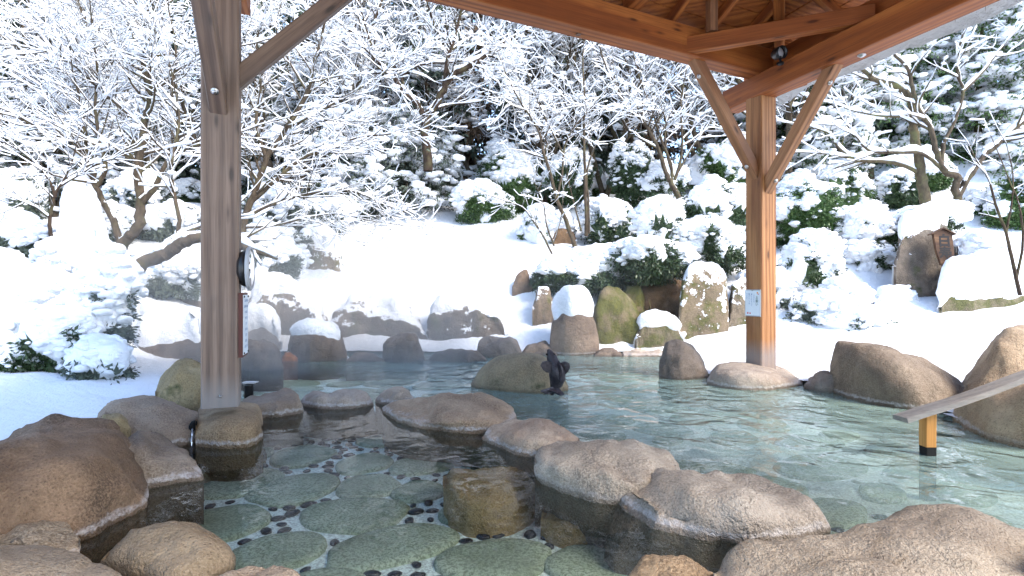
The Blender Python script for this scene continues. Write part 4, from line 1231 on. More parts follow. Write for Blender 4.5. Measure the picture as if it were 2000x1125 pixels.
# handrail
hr0 = px(1812, 888, 2.88)
rail = empty('handrail', (hr0.x, hr0.y, 0), 'weathered grey curved handrail board on an orange stake in the water', 'handrail')
prof = []
for (u, v, Y) in [(1758, 818, 2.80), (1800, 804, 2.82), (1860, 786, 2.84), (1920, 765, 2.86), (1980, 742, 2.88), (2060, 712, 2.90), (2180, 668, 2.93)]:
    prof.append(px(u, v, Y))
V = []; n = len(prof)
for i, p in enumerate(prof):
    d = (prof[min(i+1, n-1)] - prof[max(i-1, 0)]).normalized()
    side = d.cross(UP).normalized() * 0.045
    up = side.cross(d).normalized() * 0.026
    for a, b_ in ((1, -.5), (1, .35), (.85, .5), (-.85, .5), (-1, .35), (-1, -.5)):
        V.append(tuple(p + side * a + up * b_))
q = [(i*6+k, i*6+(k+1) % 6, (i+1)*6+(k+1) % 6, (i+1)*6+k) for i in range(n-1) for k in range(6)]
me = np_mesh('rail_board', np.array(V), [np.array(q), np.array([[5, 4, 3, 2, 1, 0]])], smooth=False)
me.transform(Matrix.Translation(-Vector((hr0.x, hr0.y, 0))))
link('rail_board', me, M['rail'], rail)
def stake(x, y, ztop, zsplit):
    for nm, z0, z1, m_ in (('stake', zsplit, ztop, M['stake']), ('stake_foot', FLOOR, zsplit, M['dark'])):
        o = link(nm, beam_mesh(z1 - z0, 0.055, 0.055, 0.004, 3), m_, rail)
        Mx = Matrix(((0, 0, 1), (0, 1, 0), (1, 0, 0))).transposed().to_4x4()
        o.matrix_basis = Matrix.Translation((x - rail.location.x - 0.0275, y - rail.location.y, z0)) @ Mx
stake(hr0.x, hr0.y, px(1812, 800, 2.82).z, 0.045)
stake(hr0.x + 1.0, hr0.y + 0.05, px(1812, 800, 2.82).z + 0.33, 0.045)

# plaque on the mossy rock
qc = px(1842, 484, 7.72)
plq = empty('name_plaque', qc, 'dark wooden name plaque with small gable roof on a mossy rock', 'plaque')
w_, h_ = 0.27, 0.52
qx, qy, qn = Vector((1, 0.06, 0)).normalized(), Vector((0.03, 0.16, 1)).normalized(), Vector((0, -1, 0.1)).normalized()
out = [(-.5, .38), (0, .5), (.5, .38), (.52, -.1), (.48, -.28), (.2, -.5), (-.22, -.47), (-.42, -.1)]
V = [tuple(qc + qx * (a * w_) + qy * (b_ * h_) + qn * s) for s in (0.02, -0.02) for a, b_ in out]
k = len(out)
me = np_mesh('board', np.array(V), [np.array([list(range(k))[::-1], list(range(k, 2 * k))]), np.array([(i, (i+1) % k, k + (i+1) % k, k + i) for i in range(k)])], smooth=False)
rebase(link('board', me, M['plaque']), plq)
for sgn in (-1, 1):
    p0 = qc + qx * (sgn * w_ * 0.66) + qy * (h_ * 0.36); p1 = qc + qy * (h_ * 0.535) + qx * (sgn * -0.004)
    mid = (p0 + p1) / 2; d = (p1 - p0).normalized()
    rebase(box_mb(mid, d, qn, d.cross(qn), (p1 - p0).length, 0.09, 0.014).build('roof_slat', M['plaque'], smooth=False), plq)
text_mesh('白', 0.19, M['ink_black'], plq, qc + qn * 0.022 + qy * 0.03 + qx * 0.01, qx, qy, 'character', bold=0.006)
text_mesh('寿', 0.19, M['ink_black'], plq, qc + qn * 0.022 + qy * -0.15 + qx * 0.01, qx, qy, 'character', bold=0.006)

def loft(spine, radii, n=18, sidev=Vector((1, 0, 0))):
    V = []
    m = len(spine)
    for i, p in enumerate(spine):
        d = (spine[min(i+1, m-1)] - spine[max(i-1, 0)]).normalized()
        s = (sidev - d * sidev.dot(d)).normalized(); t = d.cross(s)
        for k in range(n):
            a = 2 * math.pi * k / n
            V.append(tuple(p + s * (radii[i][0] * math.cos(a)) + t * (radii[i][1] * math.sin(a))))
    q = [(i*n+k, i*n+(k+1) % n, (i+1)*n+(k+1) % n, (i+1)*n+k) for i in range(m-1) for k in range(n)]
    b = MB(); b.add(V, q)
    for i0, sg in ((0, 1), ((m-1)*n, -1)):
        c = len(V) + (0 if sg == 1 else 1)
        b.add([tuple(spine[0] if sg == 1 else spine[-1])], np.array([(i0+k, i0+(k+1) % n, 10**6) for k in range(n)]) * 0)
        b.t[-1] = np.array([(i0 + k, i0 + (k+1) % n, b.n - 1) for k in range(n)])
    return b

def fin(pts, th, mat, root, name='fin'):
    """thin wedge from an outline of 3-D points, thickened along its normal"""
    pts = [Vector(p) for p in pts]
    nrm = (pts[1] - pts[0]).cross(pts[2] - pts[0]).normalized() * th / 2
    k = len(pts)
    V = [tuple(p + nrm) for p in pts] + [tuple(p - nrm) for p in pts]
    me = np_mesh(name, np.array(V), [np.array([list(range(k)), list(range(2*k-1, k-1, -1))]), np.array([(i, k+i, k+(i+1) % k, (i+1) % k) for i in range(k)])], smooth=False)
    return rebase(link(name, me, mat), root)

# fish statue leaning on the domed rock, head up
Yf = 4.38
fz = lambda u, v, dy=0.0: px(u, v, Yf + dy)
fish = empty('fish_statue', fz(1080, 768), 'dark bronze leaping fish statue leaning on the domed rock', 'statue')
spn = [fz(1071, 682), fz(1073, 687), fz(1077, 696), fz(1080, 706), fz(1084, 717, -.01), fz(1088, 728, -.015), fz(1089, 739, -.015), fz(1086, 750), fz(1082, 760), fz(1078, 770, .02)]
k_ = Yf / F
rd = [(2.5, 2.5), (5.5, 6), (10, 11), (11.5, 13), (14, 15.5), (16.5, 17), (16, 16), (12.5, 12), (7.5, 7), (4, 4)]
rebase(loft(spn, [(a * k_, b_ * k_) for a, b_ in rd]).build('body', M['bronze']), fish)
fin([fz(1077, 709, -.05), fz(1068, 705, -.07), fz(1060, 707, -.08), fz(1056, 714, -.08), fz(1060, 722, -.07), fz(1067, 727, -.06), fz(1075, 728, -.05)], 0.012, M['bronze'], fish, 'pectoral_fin')
fin([fz(1094, 709, -.03), fz(1103, 706, -.04), fz(1112, 710, -.04), fz(1114, 716, -.04), fz(1110, 725, -.04), fz(1103, 732, -.03), fz(1097, 728, -.03)], 0.012, M['bronze'], fish, 'pectoral_fin')
fin([fz(1090, 705, -.07), fz(1096, 714, -.1), fz(1100, 728, -.1), fz(1096, 744, -.09), fz(1090, 742, -.06)], 0.012, M['bronze'], fish, 'dorsal_fin')
fin([fz(1083, 756, -.03), fz(1070, 760, -.06), fz(1056, 764, -.07), fz(1066, 768, -.06), fz(1080, 766, -.03), fz(1094, 772, -.06), fz(1102, 770, -.06), fz(1093, 760, -.04)], 0.012, M['bronze'], fish, 'tail_fin')
for du in (-1, 1):
    e = fz(1075 + du * 7, 692, -.02)
    V, Fc = ICO[2]; b = MB(); b.add(V * 0.009 + np.array(e), Fc); rebase(b.build('eye', M['dark']), fish)
# second, lying fish statue at the far left of the pool
Y2 = 6.7
g2 = lambda u, v, dy=0.0: px(u, v, Y2 + dy)
fish2 = empty('fish_statue', g2(625, 705), 'blue grey fish statue lying low at the far left edge', 'statue')
k2 = Y2 / F
spn = [g2(590, 709), g2(597, 708), g2(608, 706), g2(620, 705), g2(632, 704), g2(645, 704), g2(655, 706), g2(662, 708)]
rebase(loft(spn, [(a * k2, b_ * k2) for a, b_ in [(2, 2), (6, 5), (10, 8), (12, 10), (12, 10), (9, 8), (5, 5), (2, 3)]], sidev=Vector((0, 1, 0))).build('body', M['bronze_blue']), fish2)
fin([g2(618, 698), g2(632, 687), g2(640, 690), g2(652, 700), g2(640, 700)], 0.02, M['bronze_blue'], fish2, 'dorsal_fin')
fin([g2(652, 706), g2(668, 697), g2(676, 700), g2(668, 707), g2(674, 712)], 0.02, M['bronze_blue'], fish2, 'tail_fin')
fin([g2(606, 706, -.08), g2(616, 702, -.1), g2(630, 706, -.1), g2(618, 711, -.1)], 0.02, M['bronze_blue'], fish2, 'pectoral_fin')

# ------------------------------------------------------------------ vegetation
def ground_hit(u, v, y0=3.2, y1=22.0):
    ys = np.linspace(y0, y1, 400)
    xs = (u - CU) / F * ys; zs = H - (v - CV) / F * ys
    t = terrain_z(xs, ys)
    hit = np.where(t >= zs)[0]
    Y = ys[hit[0]] if len(hit) else y1
    return float(Y)

class Skel:
    def __init__(self): self.a = []; self.b = []; self.ra = []; self.rb = []
    def seg(self, p, q, r0, r1):
        self.a.append((p.x, p.y, p.z)); self.b.append((q.x, q.y, q.z)); self.ra.append(r0); self.rb.append(r1)

def limb(sk, pts, r0, r1, rng, sub=4, jit=0.10):
    n = len(pts); nodes = []
    P = [pts[0] * 2 - pts[1]] + list(pts) + [pts[-1] * 2 - pts[-2]]
    out = []
    for i in range(1, n):
        p0, p1, p2, p3 = P[i-1], P[i], P[i+1], P[i+2]
        for s in range(sub):
            t = s / sub
            out.append(0.5 * ((2*p1) + (p2-p0)*t + (2*p0-5*p1+4*p2-p3)*t*t + (3*p1-p0-3*p2+p3)*t**3))
    out.append(pts[-1])
    m = len(out)
    for i in range(1, m - 1):
        out[i] = out[i] + Vector((rng.gauss(0, 1), rng.gauss(0, 1), rng.gauss(0, 1))) * r0 * jit
    for i in range(m - 1):
        f0, f1 = i / (m - 1), (i + 1) / (m - 1)
        ra, rb = r0 + (r1 - r0) * f0, r0 + (r1 - r0) * f1
        sk.seg(out[i], out[i+1], ra, rb)
        nodes.append((out[i+1], (out[i+1] - out[i]).normalized(), rb, f1))
    return nodes

def rnd_dir(d, ang, rng, flat=0.0):
    ax = Vector((rng.gauss(0, 1), rng.gauss(0, 1), rng.gauss(0, 1)))
    ax = (ax - d * ax.dot(d))
    ax = ax.normalized() if ax.length > 1e-4 else d.orthogonal().normalized()
    v = d * math.cos(ang) + ax * math.sin(ang)
    v.z *= (1 - flat)
    return v.normalized()

STEP = [0.22, 0.16, 0.10, 0.075, 0.06]
def grow(sk, p, d, L, r, lev, maxlev, rng, flat=0.3, upb=0.05, dens=1.0, wob=0.12):
    n = max(2, int(L / STEP[min(lev, 4)]))
    st = L / n
    for i in range(n):
        d = (d + Vector((rng.gauss(0, wob), rng.gauss(0, wob), rng.gauss(0, wob) + upb))).normalized()
        q = p + d * st
        f = (i + 1) / n
        r0, r1 = r * (1 - 0.75 * i / n), r * (1 - 0.75 * f)
        sk.seg(p, q, max(r0 * 1.15, 0.0030), max(r1 * 1.15, 0.0026))
        if lev < maxlev and i >= (1 if lev else 2) - 1:
            k = (1 if rng.random() < 0.78 * dens else 0) + (1 if rng.random() < 0.24 * dens else 0)
            for _ in range(k):
                grow(sk, q, rnd_dir(d, rng.uniform(0.5, 1.1), rng, flat), L * rng.uniform(0.46, 0.74) * (1 - 0.35 * f), max(r1 * 0.6, 0.0025), lev + 1, maxlev, rng, flat, upb, dens, wob)
        p = q

def snow_on(sk, rng, thick=1.0):
    P0, P1 = np.array(sk.a), np.array(sk.b); R0, R1 = np.array(sk.ra), np.array(sk.rb)
    d = P1 - P0; L = np.linalg.norm(d, axis=1); d = d / np.maximum(L, 1e-6)[:, None]
    hf = np.sqrt(np.clip(1 - d[:, 2] ** 2, 0, 1))
    def nz(P): return 0.72 + 0.5 * np.sin(P[:, 0] * 9.1 + 2.0 * np.sin(P[:, 1] * 7.3)) * np.sin(P[:, 2] * 8.2 + P[:, 1] * 5.0)
    def dims(P, R):
        k = np.clip(nz(P), 0.25, 1.4) * thick
        h = (0.010 + 0.9 * np.minimum(R, 0.035)) * k * hf
        w = (np.maximum(R * 0.95, 0.005) + 0.003) * (0.35 + 0.65 * hf) * np.clip(k, 0.6, 1.2)
        return w, h
    w0, h0 = dims(P0, R0); w1, h1 = dims(P1, R1)
    z = np.array([[0, 0, 1.0]])
    Q0 = P0 + z * (R0 * 0.55 + h0 * 0.75)[:, None]; Q1 = P1 + z * (R1 * 0.55 + h1 * 0.75)[:, None]
    keep = hf > 0.22
    ov = (d * np.minimum(0.35 * np.maximum(R0, 0.004), 0.03)[:, None]); Q0 = Q0 - ov; Q1 = Q1 + ov
    V, Fc = tubes(Q0[keep], Q1[keep], None, None, 4, squash=((w0[keep], h0[keep]), (w1[keep], h1[keep])))
    return V, Fc

def lumps(P, S, rng, sub=2, jit=0.10):
    V, Fc = ICO[sub]
    return scatter(V, Fc, P, S, rng, jit, 0.25)

def fork_lumps(sk, nprng, frac=0.03, smin=0.02, smax=0.055, rmin=0.006):
    P = np.array(sk.b); R = np.array(sk.rb)
    d = P - np.array(sk.a); L = np.linalg.norm(d, axis=1); hf = np.sqrt(np.clip(1 - (d[:, 2] / np.maximum(L, 1e-6)) ** 2, 0, 1))
    ok = np.where((nprng.random(len(P)) < frac) & (hf > 0.5) & (R < 0.03))[0]
    s = nprng.uniform(smin, smax, len(ok))
    pos = P[ok] + np.array([0, 0, 1]) * (R[ok] + s * 0.35)[:, None]
    S = np.stack([s * nprng.uniform(0.9, 1.7, len(ok)), s * nprng.uniform(0.7, 1.1, len(ok)), s * nprng.uniform(0.5, 0.75, len(ok))], 1)
    return lumps(pos, S, nprng, 1, 0.2)

def tree_from(sk, root, bark, seed, thick=1.0, frac=0.05, split=0.012):
    """trunk and boughs / twigs / snow as three parts"""
    nprng = np.random.default_rng(seed)
    P0, P1, R0, R1 = np.array(sk.a), np.array(sk.b), np.array(sk.ra), np.array(sk.rb)
    big = R0 > split
    dd = P1 - P0; dd /= np.maximum(np.linalg.norm(dd, axis=1, keepdims=True), 1e-9)
    P0 = P0 - dd * (R0 * 0.45)[:, None] * big[:, None]; P1 = P1 + dd * (R1 * 0.45)[:, None] * big[:, None]
    for nm, m, n in (('trunk', big, 10), ('twigs', ~big, 3)):
        if m.any():
            V, Fc = tubes(P0[m], P1[m], R0[m], R1[m], n)
            b = MB(); b.add(V, Fc); rebase(b.build(nm, bark, kind='stuff' if nm == 'twigs' else None), root)
    V, Fc = snow_on(sk, None, thick)
    b = MB(); b.add(V, Fc)
    if frac: b.add(*fork_lumps(sk, nprng, frac))
    rebase(b.build('snow_load', M['snow'], kind='stuff'), root)

def poly(pts, Y):
    out = []
    for p in pts:
        yy = Y + (p[2] if len(p) > 2 else 0)
        out.append(px(p[0], p[1], yy))
    return out

def hero(label, Y, limbs, bark='bark', seed=1, dens=1.0, L=0.9, maxlev=3, flat=0.12, thick=1.0, frac=0.05, upb=0.07, name='bare_tree', every=1, ratio=None):
    """limbs: list of (pixel polyline, r0, r1, first fraction that carries side branches)"""
    rng = random.Random(seed)
    sk = Skel()
    root = empty(name, px(limbs[0][0][0][0], limbs[0][0][0][1], Y), label, 'tree')
    for pts, r0, r1, f0 in limbs:
        nodes = limb(sk, poly(pts, Y), r0, r1, rng)
        for i, (p, d, r, f) in enumerate(nodes):
            if f < f0 or i % every: continue
            for _ in range(2 if rng.random() < 0.45 * dens else 1):
                if rng.random() < 0.9 * dens:
                    grow(sk, p, rnd_dir(d, rng.uniform(0.5, 1.15), rng, flat), L * rng.uniform(0.6, 1.1), max(min(r * 0.5, 0.016), 0.005), 1, maxlev, rng, flat, upb, dens)
        p, d, r, f = nodes[-1]
        grow(sk, p, d, L * 1.1, max(r, 0.006), 1, maxlev, rng, flat, upb, dens)
    tree_from(sk, root, M[bark], seed, thick, frac)
    return len(sk.a)

cnt = 0
# left maple: gnarled, low fork, long limb towards the post
cnt += hero('gnarled bare maple heavy with snow left of the left post', 6.9, [
    ([(245, 505), (232, 488), (245, 470), (268, 445), (275, 400), (268, 340), (275, 290), (282, 240), (290, 190), (280, 120), (300, 40), (295, -60)], 0.075, 0.018, 0.45),
    ([(238, 480), (228, 450), (210, 410), (192, 375), (180, 350), (170, 300), (165, 250), (158, 200)], 0.045, 0.012, 0.5),
    ([(188, 365), (205, 335), (203, 300), (192, 260), (186, 200), (190, 130), (180, 60)], 0.028, 0.010, 0.35),
    ([(275, 400), (300, 370), (320, 330), (345, 280), (348, 230), (335, 180), (345, 110), (330, 20)], 0.035, 0.010, 0.35),
    ([(168, 300), (130, 270), (80, 250), (20, 225), (-60, 215)], 0.02, 0.008, 0.15),
    ([(280, 250), (225, 200), (180, 160), (120, 110), (60, 95), (-20, 80)], 0.022, 0.008, 0.2),
    ([(290, 190), (330, 150), (400, 110), (470, 90)], 0.02, 0.008, 0.2),
    ([(330, 320), (365, 290), (420, 275), (480, 255)], 0.016, 0.007, 0.2)], seed=11, dens=0.95, L=0.8)
cnt += hero('thick low snow-bearing limb reaching to the left post from the snow', 6.3, [
    ([(255, 540), (275, 515), (310, 500), (340, 485), (365, 468), (400, 462), (450, 470)], 0.085, 0.05, 0.9),
    ([(340, 485), (345, 465), (350, 430), (342, 390), (335, 340), (338, 300), (350, 240), (345, 190)], 0.028, 0.009, 0.4),
    ([(345, 462), (372, 450), (400, 440), (440, 420)], 0.02, 0.008, 0.5)], seed=12, dens=0.7, L=0.6, thick=1.6, maxlev=2)
cnt += hero('young dark-stemmed tree at the far left before the snowy boulder', 6.4, [
    ([(102, 470), (97, 440), (100, 410), (108, 380), (125, 350), (140, 320)], 0.022, 0.009, 0.45),
    ([(108, 385), (95, 350), (70, 320), (40, 295), (-10, 270)], 0.014, 0.006, 0.2),
    ([(97, 425), (70, 405), (30, 385), (-20, 365)], 0.013, 0.006, 0.2),
    ([(115, 365), (150, 345), (190, 320), (220, 310)], 0.010, 0.005, 0.2)], seed=13, dens=0.8, L=0.45, maxlev=3, bark='bark_dark')
# trees right of the left post, in the middle
cnt += hero('wide bare maple whose snowy boughs fan out right of the left post', 8.6, [
    ([(470, 470), (480, 420), (500, 370), (520, 310), (560, 250), (600, 180), (620, 100), (640, 20)], 0.06, 0.015, 0.25),
    ([(490, 395), (540, 350), (590, 310), (640, 290), (700, 270), (760, 262)], 0.035, 0.010, 0.2),
    ([(480, 425), (530, 400), (600, 380), (680, 372), (750, 400)], 0.028, 0.008, 0.2),
    ([(520, 310), (500, 240), (510, 170), (500, 90), (520, 10)], 0.03, 0.010, 0.2),
    ([(560, 250), (620, 220), (690, 180), (740, 150)], 0.022, 0.008, 0.2),
    ([(600, 180), (560, 110), (540, 50), (560, -30)], 0.02, 0.008, 0.2),
    ([(475, 445), (540, 440), (600, 425), (660, 418), (720, 430)], 0.018, 0.006, 0.2)], seed=21, dens=0.9, L=0.9)
cnt += hero('big bare tree with dark V-shaped fork at upper centre', 10.6, [
    ([(836, 330), (833, 280), (832, 230), (850, 205), (870, 165), (890, 142), (930, 122), (970, 95), (1020, 60), (1060, 20)], 0.09, 0.025, 0.45),
    ([(825, 222), (812, 200), (790, 180), (772, 155), (755, 140), (735, 110), (715, 60), (700, 0)], 0.055, 0.02, 0.35),
    ([(815, 210), (800, 185), (785, 155), (795, 140), (830, 125), (880, 122), (940, 115)], 0.028, 0.010, 0.3),
    ([(870, 160), (872, 130), (880, 100), (892, 60), (905, 0)], 0.05, 0.02, 0.3),
    ([(878, 105), (860, 75), (845, 40), (830, -10)], 0.035, 0.014, 0.3),
    ([(755, 140), (720, 110), (680, 90), (650, 50)], 0.024, 0.008, 0.2),
    ([(935, 120), (960, 150), (990, 185), (1010, 230)], 0.022, 0.007, 0.2),
    ([(845, 215), (880, 205), (930, 200), (970, 190)], 0.018, 0.006, 0.2)], seed=22, dens=0.85, L=0.9, bark='bark_dark', thick=1.7)
cnt += hero('slim multi-stemmed bare tree leaning left above the centre slope', 9.6, [
    ([(1122, 480), (1105, 430), (1088, 390), (1075, 340), (1062, 300), (1050, 250), (1020, 205), (990, 150)], 0.04, 0.012, 0.45),
    ([(1088, 385), (1098, 340), (1102, 290), (1120, 250), (1150, 215), (1180, 180)], 0.022, 0.008, 0.35),
    ([(1100, 300), (1080, 260), (1060, 220), (1040, 170), (1020, 120)], 0.016, 0.007, 0.25)], seed=23, dens=0.8, L=0.75, maxlev=3)
cnt += hero('straight twin-stemmed bare sapling above the snow ledge', 9.7, [
    ([(1145, 460), (1144, 400), (1142, 330), (1140, 260), (1143, 200), (1138, 130), (1142, 60)], 0.032, 0.010, 0.4),
    ([(1150, 455), (1149, 390), (1146, 340), (1160, 290), (1185, 250), (1205, 225)], 0.022, 0.007, 0.45),
    ([(1135, 450), (1122, 400), (1112, 360), (1105, 320)], 0.016, 0.006, 0.4)], seed=24, dens=0.75, L=0.65, maxlev=3)
cnt += hero('spindly bare shrub with slanting stems at the edge of the centre slope', 9.3, [
    ([(1078, 495), (1060, 460), (1040, 430), (1020, 405), (980, 390)], 0.018, 0.006, 0.3),
    ([(1082, 480), (1068, 440), (1062, 400), (1050, 370)], 0.016, 0.006, 0.3),
    ([(1080, 478), (1092, 440), (1098, 410), (1100, 380)], 0.012, 0.005, 0.3)], seed=25, dens=0.6, L=0.45, maxlev=2, name='bare_shrub')
cnt += hero('vase-shaped bare tree left of the right post', 10.4, [
    ([(1325, 385), (1312, 360), (1300, 335), (1285, 290), (1265, 250), (1240, 220), (1215, 190), (1180, 120), (1165, 60)], 0.05, 0.012, 0.35),
    ([(1312, 360), (1310, 320), (1290, 270), (1275, 220), (1255, 170), (1240, 120)], 0.03, 0.01, 0.35),
    ([(1318, 350), (1330, 310), (1332, 260), (1330, 200), (1338, 150)], 0.03, 0.01, 0.3),
    ([(1315, 345), (1300, 290), (1300, 240), (1290, 190), (1310, 140)], 0.024, 0.009, 0.3),
    ([(1322, 340), (1350, 290), (1380, 250), (1400, 200)], 0.02, 0.008, 0.3),
    ([(1240, 220), (1200, 220), (1160, 205), (1120, 210)], 0.014, 0.006, 0.2)], seed=26, dens=0.75, L=0.75, flat=0.1, upb=0.06, thick=1.3)
# right of the right post
cnt += hero('gnarled bare tree with low sweeping boughs right of the right post', 9.4, [
    ([(1808, 395), (1800, 350), (1792, 300), (1786, 250), (1780, 200), (1770, 180), (1740, 165), (1710, 155), (1682, 135)], 0.085, 0.03, 0.75),
    ([(1800, 345), (1770, 325), (1720, 315), (1670, 312), (1635, 285), (1620, 262), (1590, 250)], 0.035, 0.010, 0.4),
    ([(1785, 225), (1750, 228), (1710, 225), (1660, 215)], 0.025, 0.008, 0.3),
    ([(1665, 310), (1620, 302), (1570, 298)], 0.02, 0.007, 0.2)], seed=31, dens=0.55, L=0.6, maxlev=2, bark='bark_moss', thick=2.0, frac=0.1)
cnt += hero('forked bare tree with upward-sweeping limbs at the right', 9.2, [
    ([(1872, 395), (1866, 370), (1870, 345), (1845, 335), (1830, 300), (1818, 255), (1795, 215), (1785, 180), (1775, 140), (1750, 110), (1720, 80)], 0.06, 0.018, 0.5),
    ([(1838, 320), (1842, 290), (1845, 275), (1865, 235), (1882, 180), (1870, 140), (1880, 70), (1900, 0)], 0.035, 0.012, 0.5),
    ([(1870, 385), (1890, 350), (1920, 305), (1945, 285), (1985, 250), (2040, 205), (2100, 150)], 0.055, 0.02, 0.5),
    ([(1880, 180), (1920, 140), (1950, 100), (1985, 60)], 0.022, 0.008, 0.3),
    ([(1840, 330), (1800, 300), (1750, 298), (1700, 295), (1670, 265), (1640, 225)], 0.03, 0.009, 0.4)], seed=32, dens=0.55, L=0.65, maxlev=2, bark='bark', thick=2.0, frac=0.1)
cnt += hero('thin reddish bare sapling at the right edge near the snow mound', 6.8, [
    ([(1992, 575), (1975, 500), (1965, 455), (1945, 400), (1930, 350), (1905, 310)], 0.022, 0.008, 0.5),
    ([(1965, 455), (1975, 400), (1978, 340), (1965, 280)], 0.014, 0.006, 0.5),
    ([(1985, 545), (1998, 470), (1990, 400), (1970, 350), (1950, 300)], 0.016, 0.006, 0.5)], seed=33, dens=0.4, L=0.4, maxlev=2, bark='bark_dark', name='bare_sapling')

# ---- evergreen shrubs under snow
def leaf_cloud(P, N, rng, per=6, size=0.05, spread=0.05, droop=0.2):
    n = len(P)
    if n == 0: return np.zeros((0, 3)), np.zeros((0, 4), int)
    C = np.repeat(P, per, 0) + rng.normal(0, spread * 0.5, (n * per, 3))
    D = np.repeat(N, per, 0) * 0.6 + rng.normal(0, 0.6, (n * per, 3)); D[:, 2] -= droop
    D /= np.linalg.norm(D, axis=1, keepdims=True)
    U = rng.normal(0, 1, D.shape); W = np.cross(D, U); W /= np.linalg.norm(W, axis=1, keepdims=True)
    s = size * rng.uniform(0.6, 1.25, (len(D), 1))
    V = np.stack([C, C + D * s * 0.5 + W * s * 0.2, C + D * s, C + D * s * 0.5 - W * s * 0.2], 1).reshape(-1, 3)
    return V, np.arange(len(C) * 4).reshape(-1, 4)

def bush(label, u0, v0, u1, v1, leaf='leaf_dark', show=0.35, Y=None, depth=0.8, seed=1, size=0.055, snow=1.0, name='shrub', cat='shrub', group=None, lobes=5, trunk=False, back=0.35):
    rng = np.random.default_rng(seed * 31 + 5)
    um = (u0 + u1) / 2
    if Y is None: Y = ground_hit(um, v1) + 0.02
    rx = (u1 - u0) / 2 / F * Y; rz = (v1 - v0) / 2 / F * Y; ry = rx * depth
    Yc = Y + ry * back
    c = np.array(px(um, (v0 + v1) / 2, Yc))
    root = empty(name, (c[0], c[1], c[2] - rz), label, cat, group)
    # lobed body
    V, Fc = ICO[4]
    cen = [(rng.uniform(-.55, .55), rng.uniform(-.4, .4), rng.uniform(-.45, .45), rng.uniform(0.4, 0.62)) for _ in range(lobes)] + [(0, 0, -.1, .72)]
    R = np.zeros(len(V))
    for (a, b_, z_, r) in cen:       # support distance of a sphere in direction V
        k = V @ np.array([a, b_, z_]); q = k * k - (a*a + b_*b_ + z_*z_) + r * r
        R = np.maximum(R, np.where(q > 0, k + np.sqrt(np.maximum(q, 0)), 0))
    R = np.clip(R, 0.3, 1.05)
    Pn = V * np.array([rx, ry, rz]) * R[:, None]
    sz = (rx * ry * rz) ** (1 / 3)
    nf = fbm(Pn + c, 2.4 / max(sz, .25), seed, 5)
    Pb = Pn * (1 + 0.20 * nf)[:, None]
    lo_, hi_ = Pb.min(0), Pb.max(0)
    Pb = (Pb - (lo_ + hi_) / 2) / ((hi_ - lo_) / 2) * np.array([rx, ry, rz]) * 1.03
    Nn = V / np.array([rx, ry, rz]); Nn /= np.linalg.norm(Nn, axis=1, keepdims=True)
    up = Nn[:, 2]
    patch = fbm(Pn + c, 3.2 / max(sz, .3), seed + 3.3, 5)
    leafy = (patch * 0.85 - up * 0.6 + (show - 0.5) * 1.5) > 0.0       # where leaves show
    # snow skin where it is not leafy; dark twiggy skin, sunk, where it is
    S = Pb * np.where(leafy, 0.84, 1.0)[:, None]
    S[:, 2] += np.where(leafy, 0, 0.04 * snow)
    lf = leafy[Fc].sum(1) >= 2
    b = MB(); b.add(S + c, Fc[~lf])
    area = 4 * math.pi * ((rx*ry)**1.6/3 + (rx*rz)**1.6/3 + (ry*rz)**1.6/3) ** (1/1.6)
    nl = int(min(420, 150 * area + 50))
    wgt = np.where(leafy, 0.45, 1.0) * np.clip(up + 0.5, 0.02, 1.2)
    idx = rng.choice(len(V), nl, replace=True, p=wgt / wgt.sum())
    s = rng.uniform(0.02, 0.085, nl) * min(1.3, 0.5 + sz)
    s = np.where(leafy[idx], s * 0.6, s)
    pos = Pb[idx] * np.where(leafy[idx], 0.98, 0.97)[:, None] + c + rng.normal(0, 0.012, (nl, 3))
    sml = s < 0.04
    for sel, sub in ((sml, 1), (~sml, 2)):
        if sel.any(): b.add(*lumps(pos[sel], np.stack([s * 1.15, s, s * 0.6], 1)[sel], rng, sub, 0.13))
    rebase(b.build('snow_load', M['snow'], kind='stuff'), root)
    w = np.where(leafy)[0]
    nle = int(min(2600, area * 480 * (0.35 + show)))
    if len(w) and lf.any():
        ii = rng.choice(w, nle, replace=True)
        P = Pb[ii] * rng.uniform(0.84, 1.04, (nle, 1)) + c + rng.normal(0, 0.02, (nle, 3))
        V2, F2 = leaf_cloud(P, Nn[ii], rng, 6, size)
        b = MB(); b.add(V2, F2); b.add(S + c, Fc[lf])
        rebase(b.build('foliage', M[leaf], smooth=False), root)
    return root

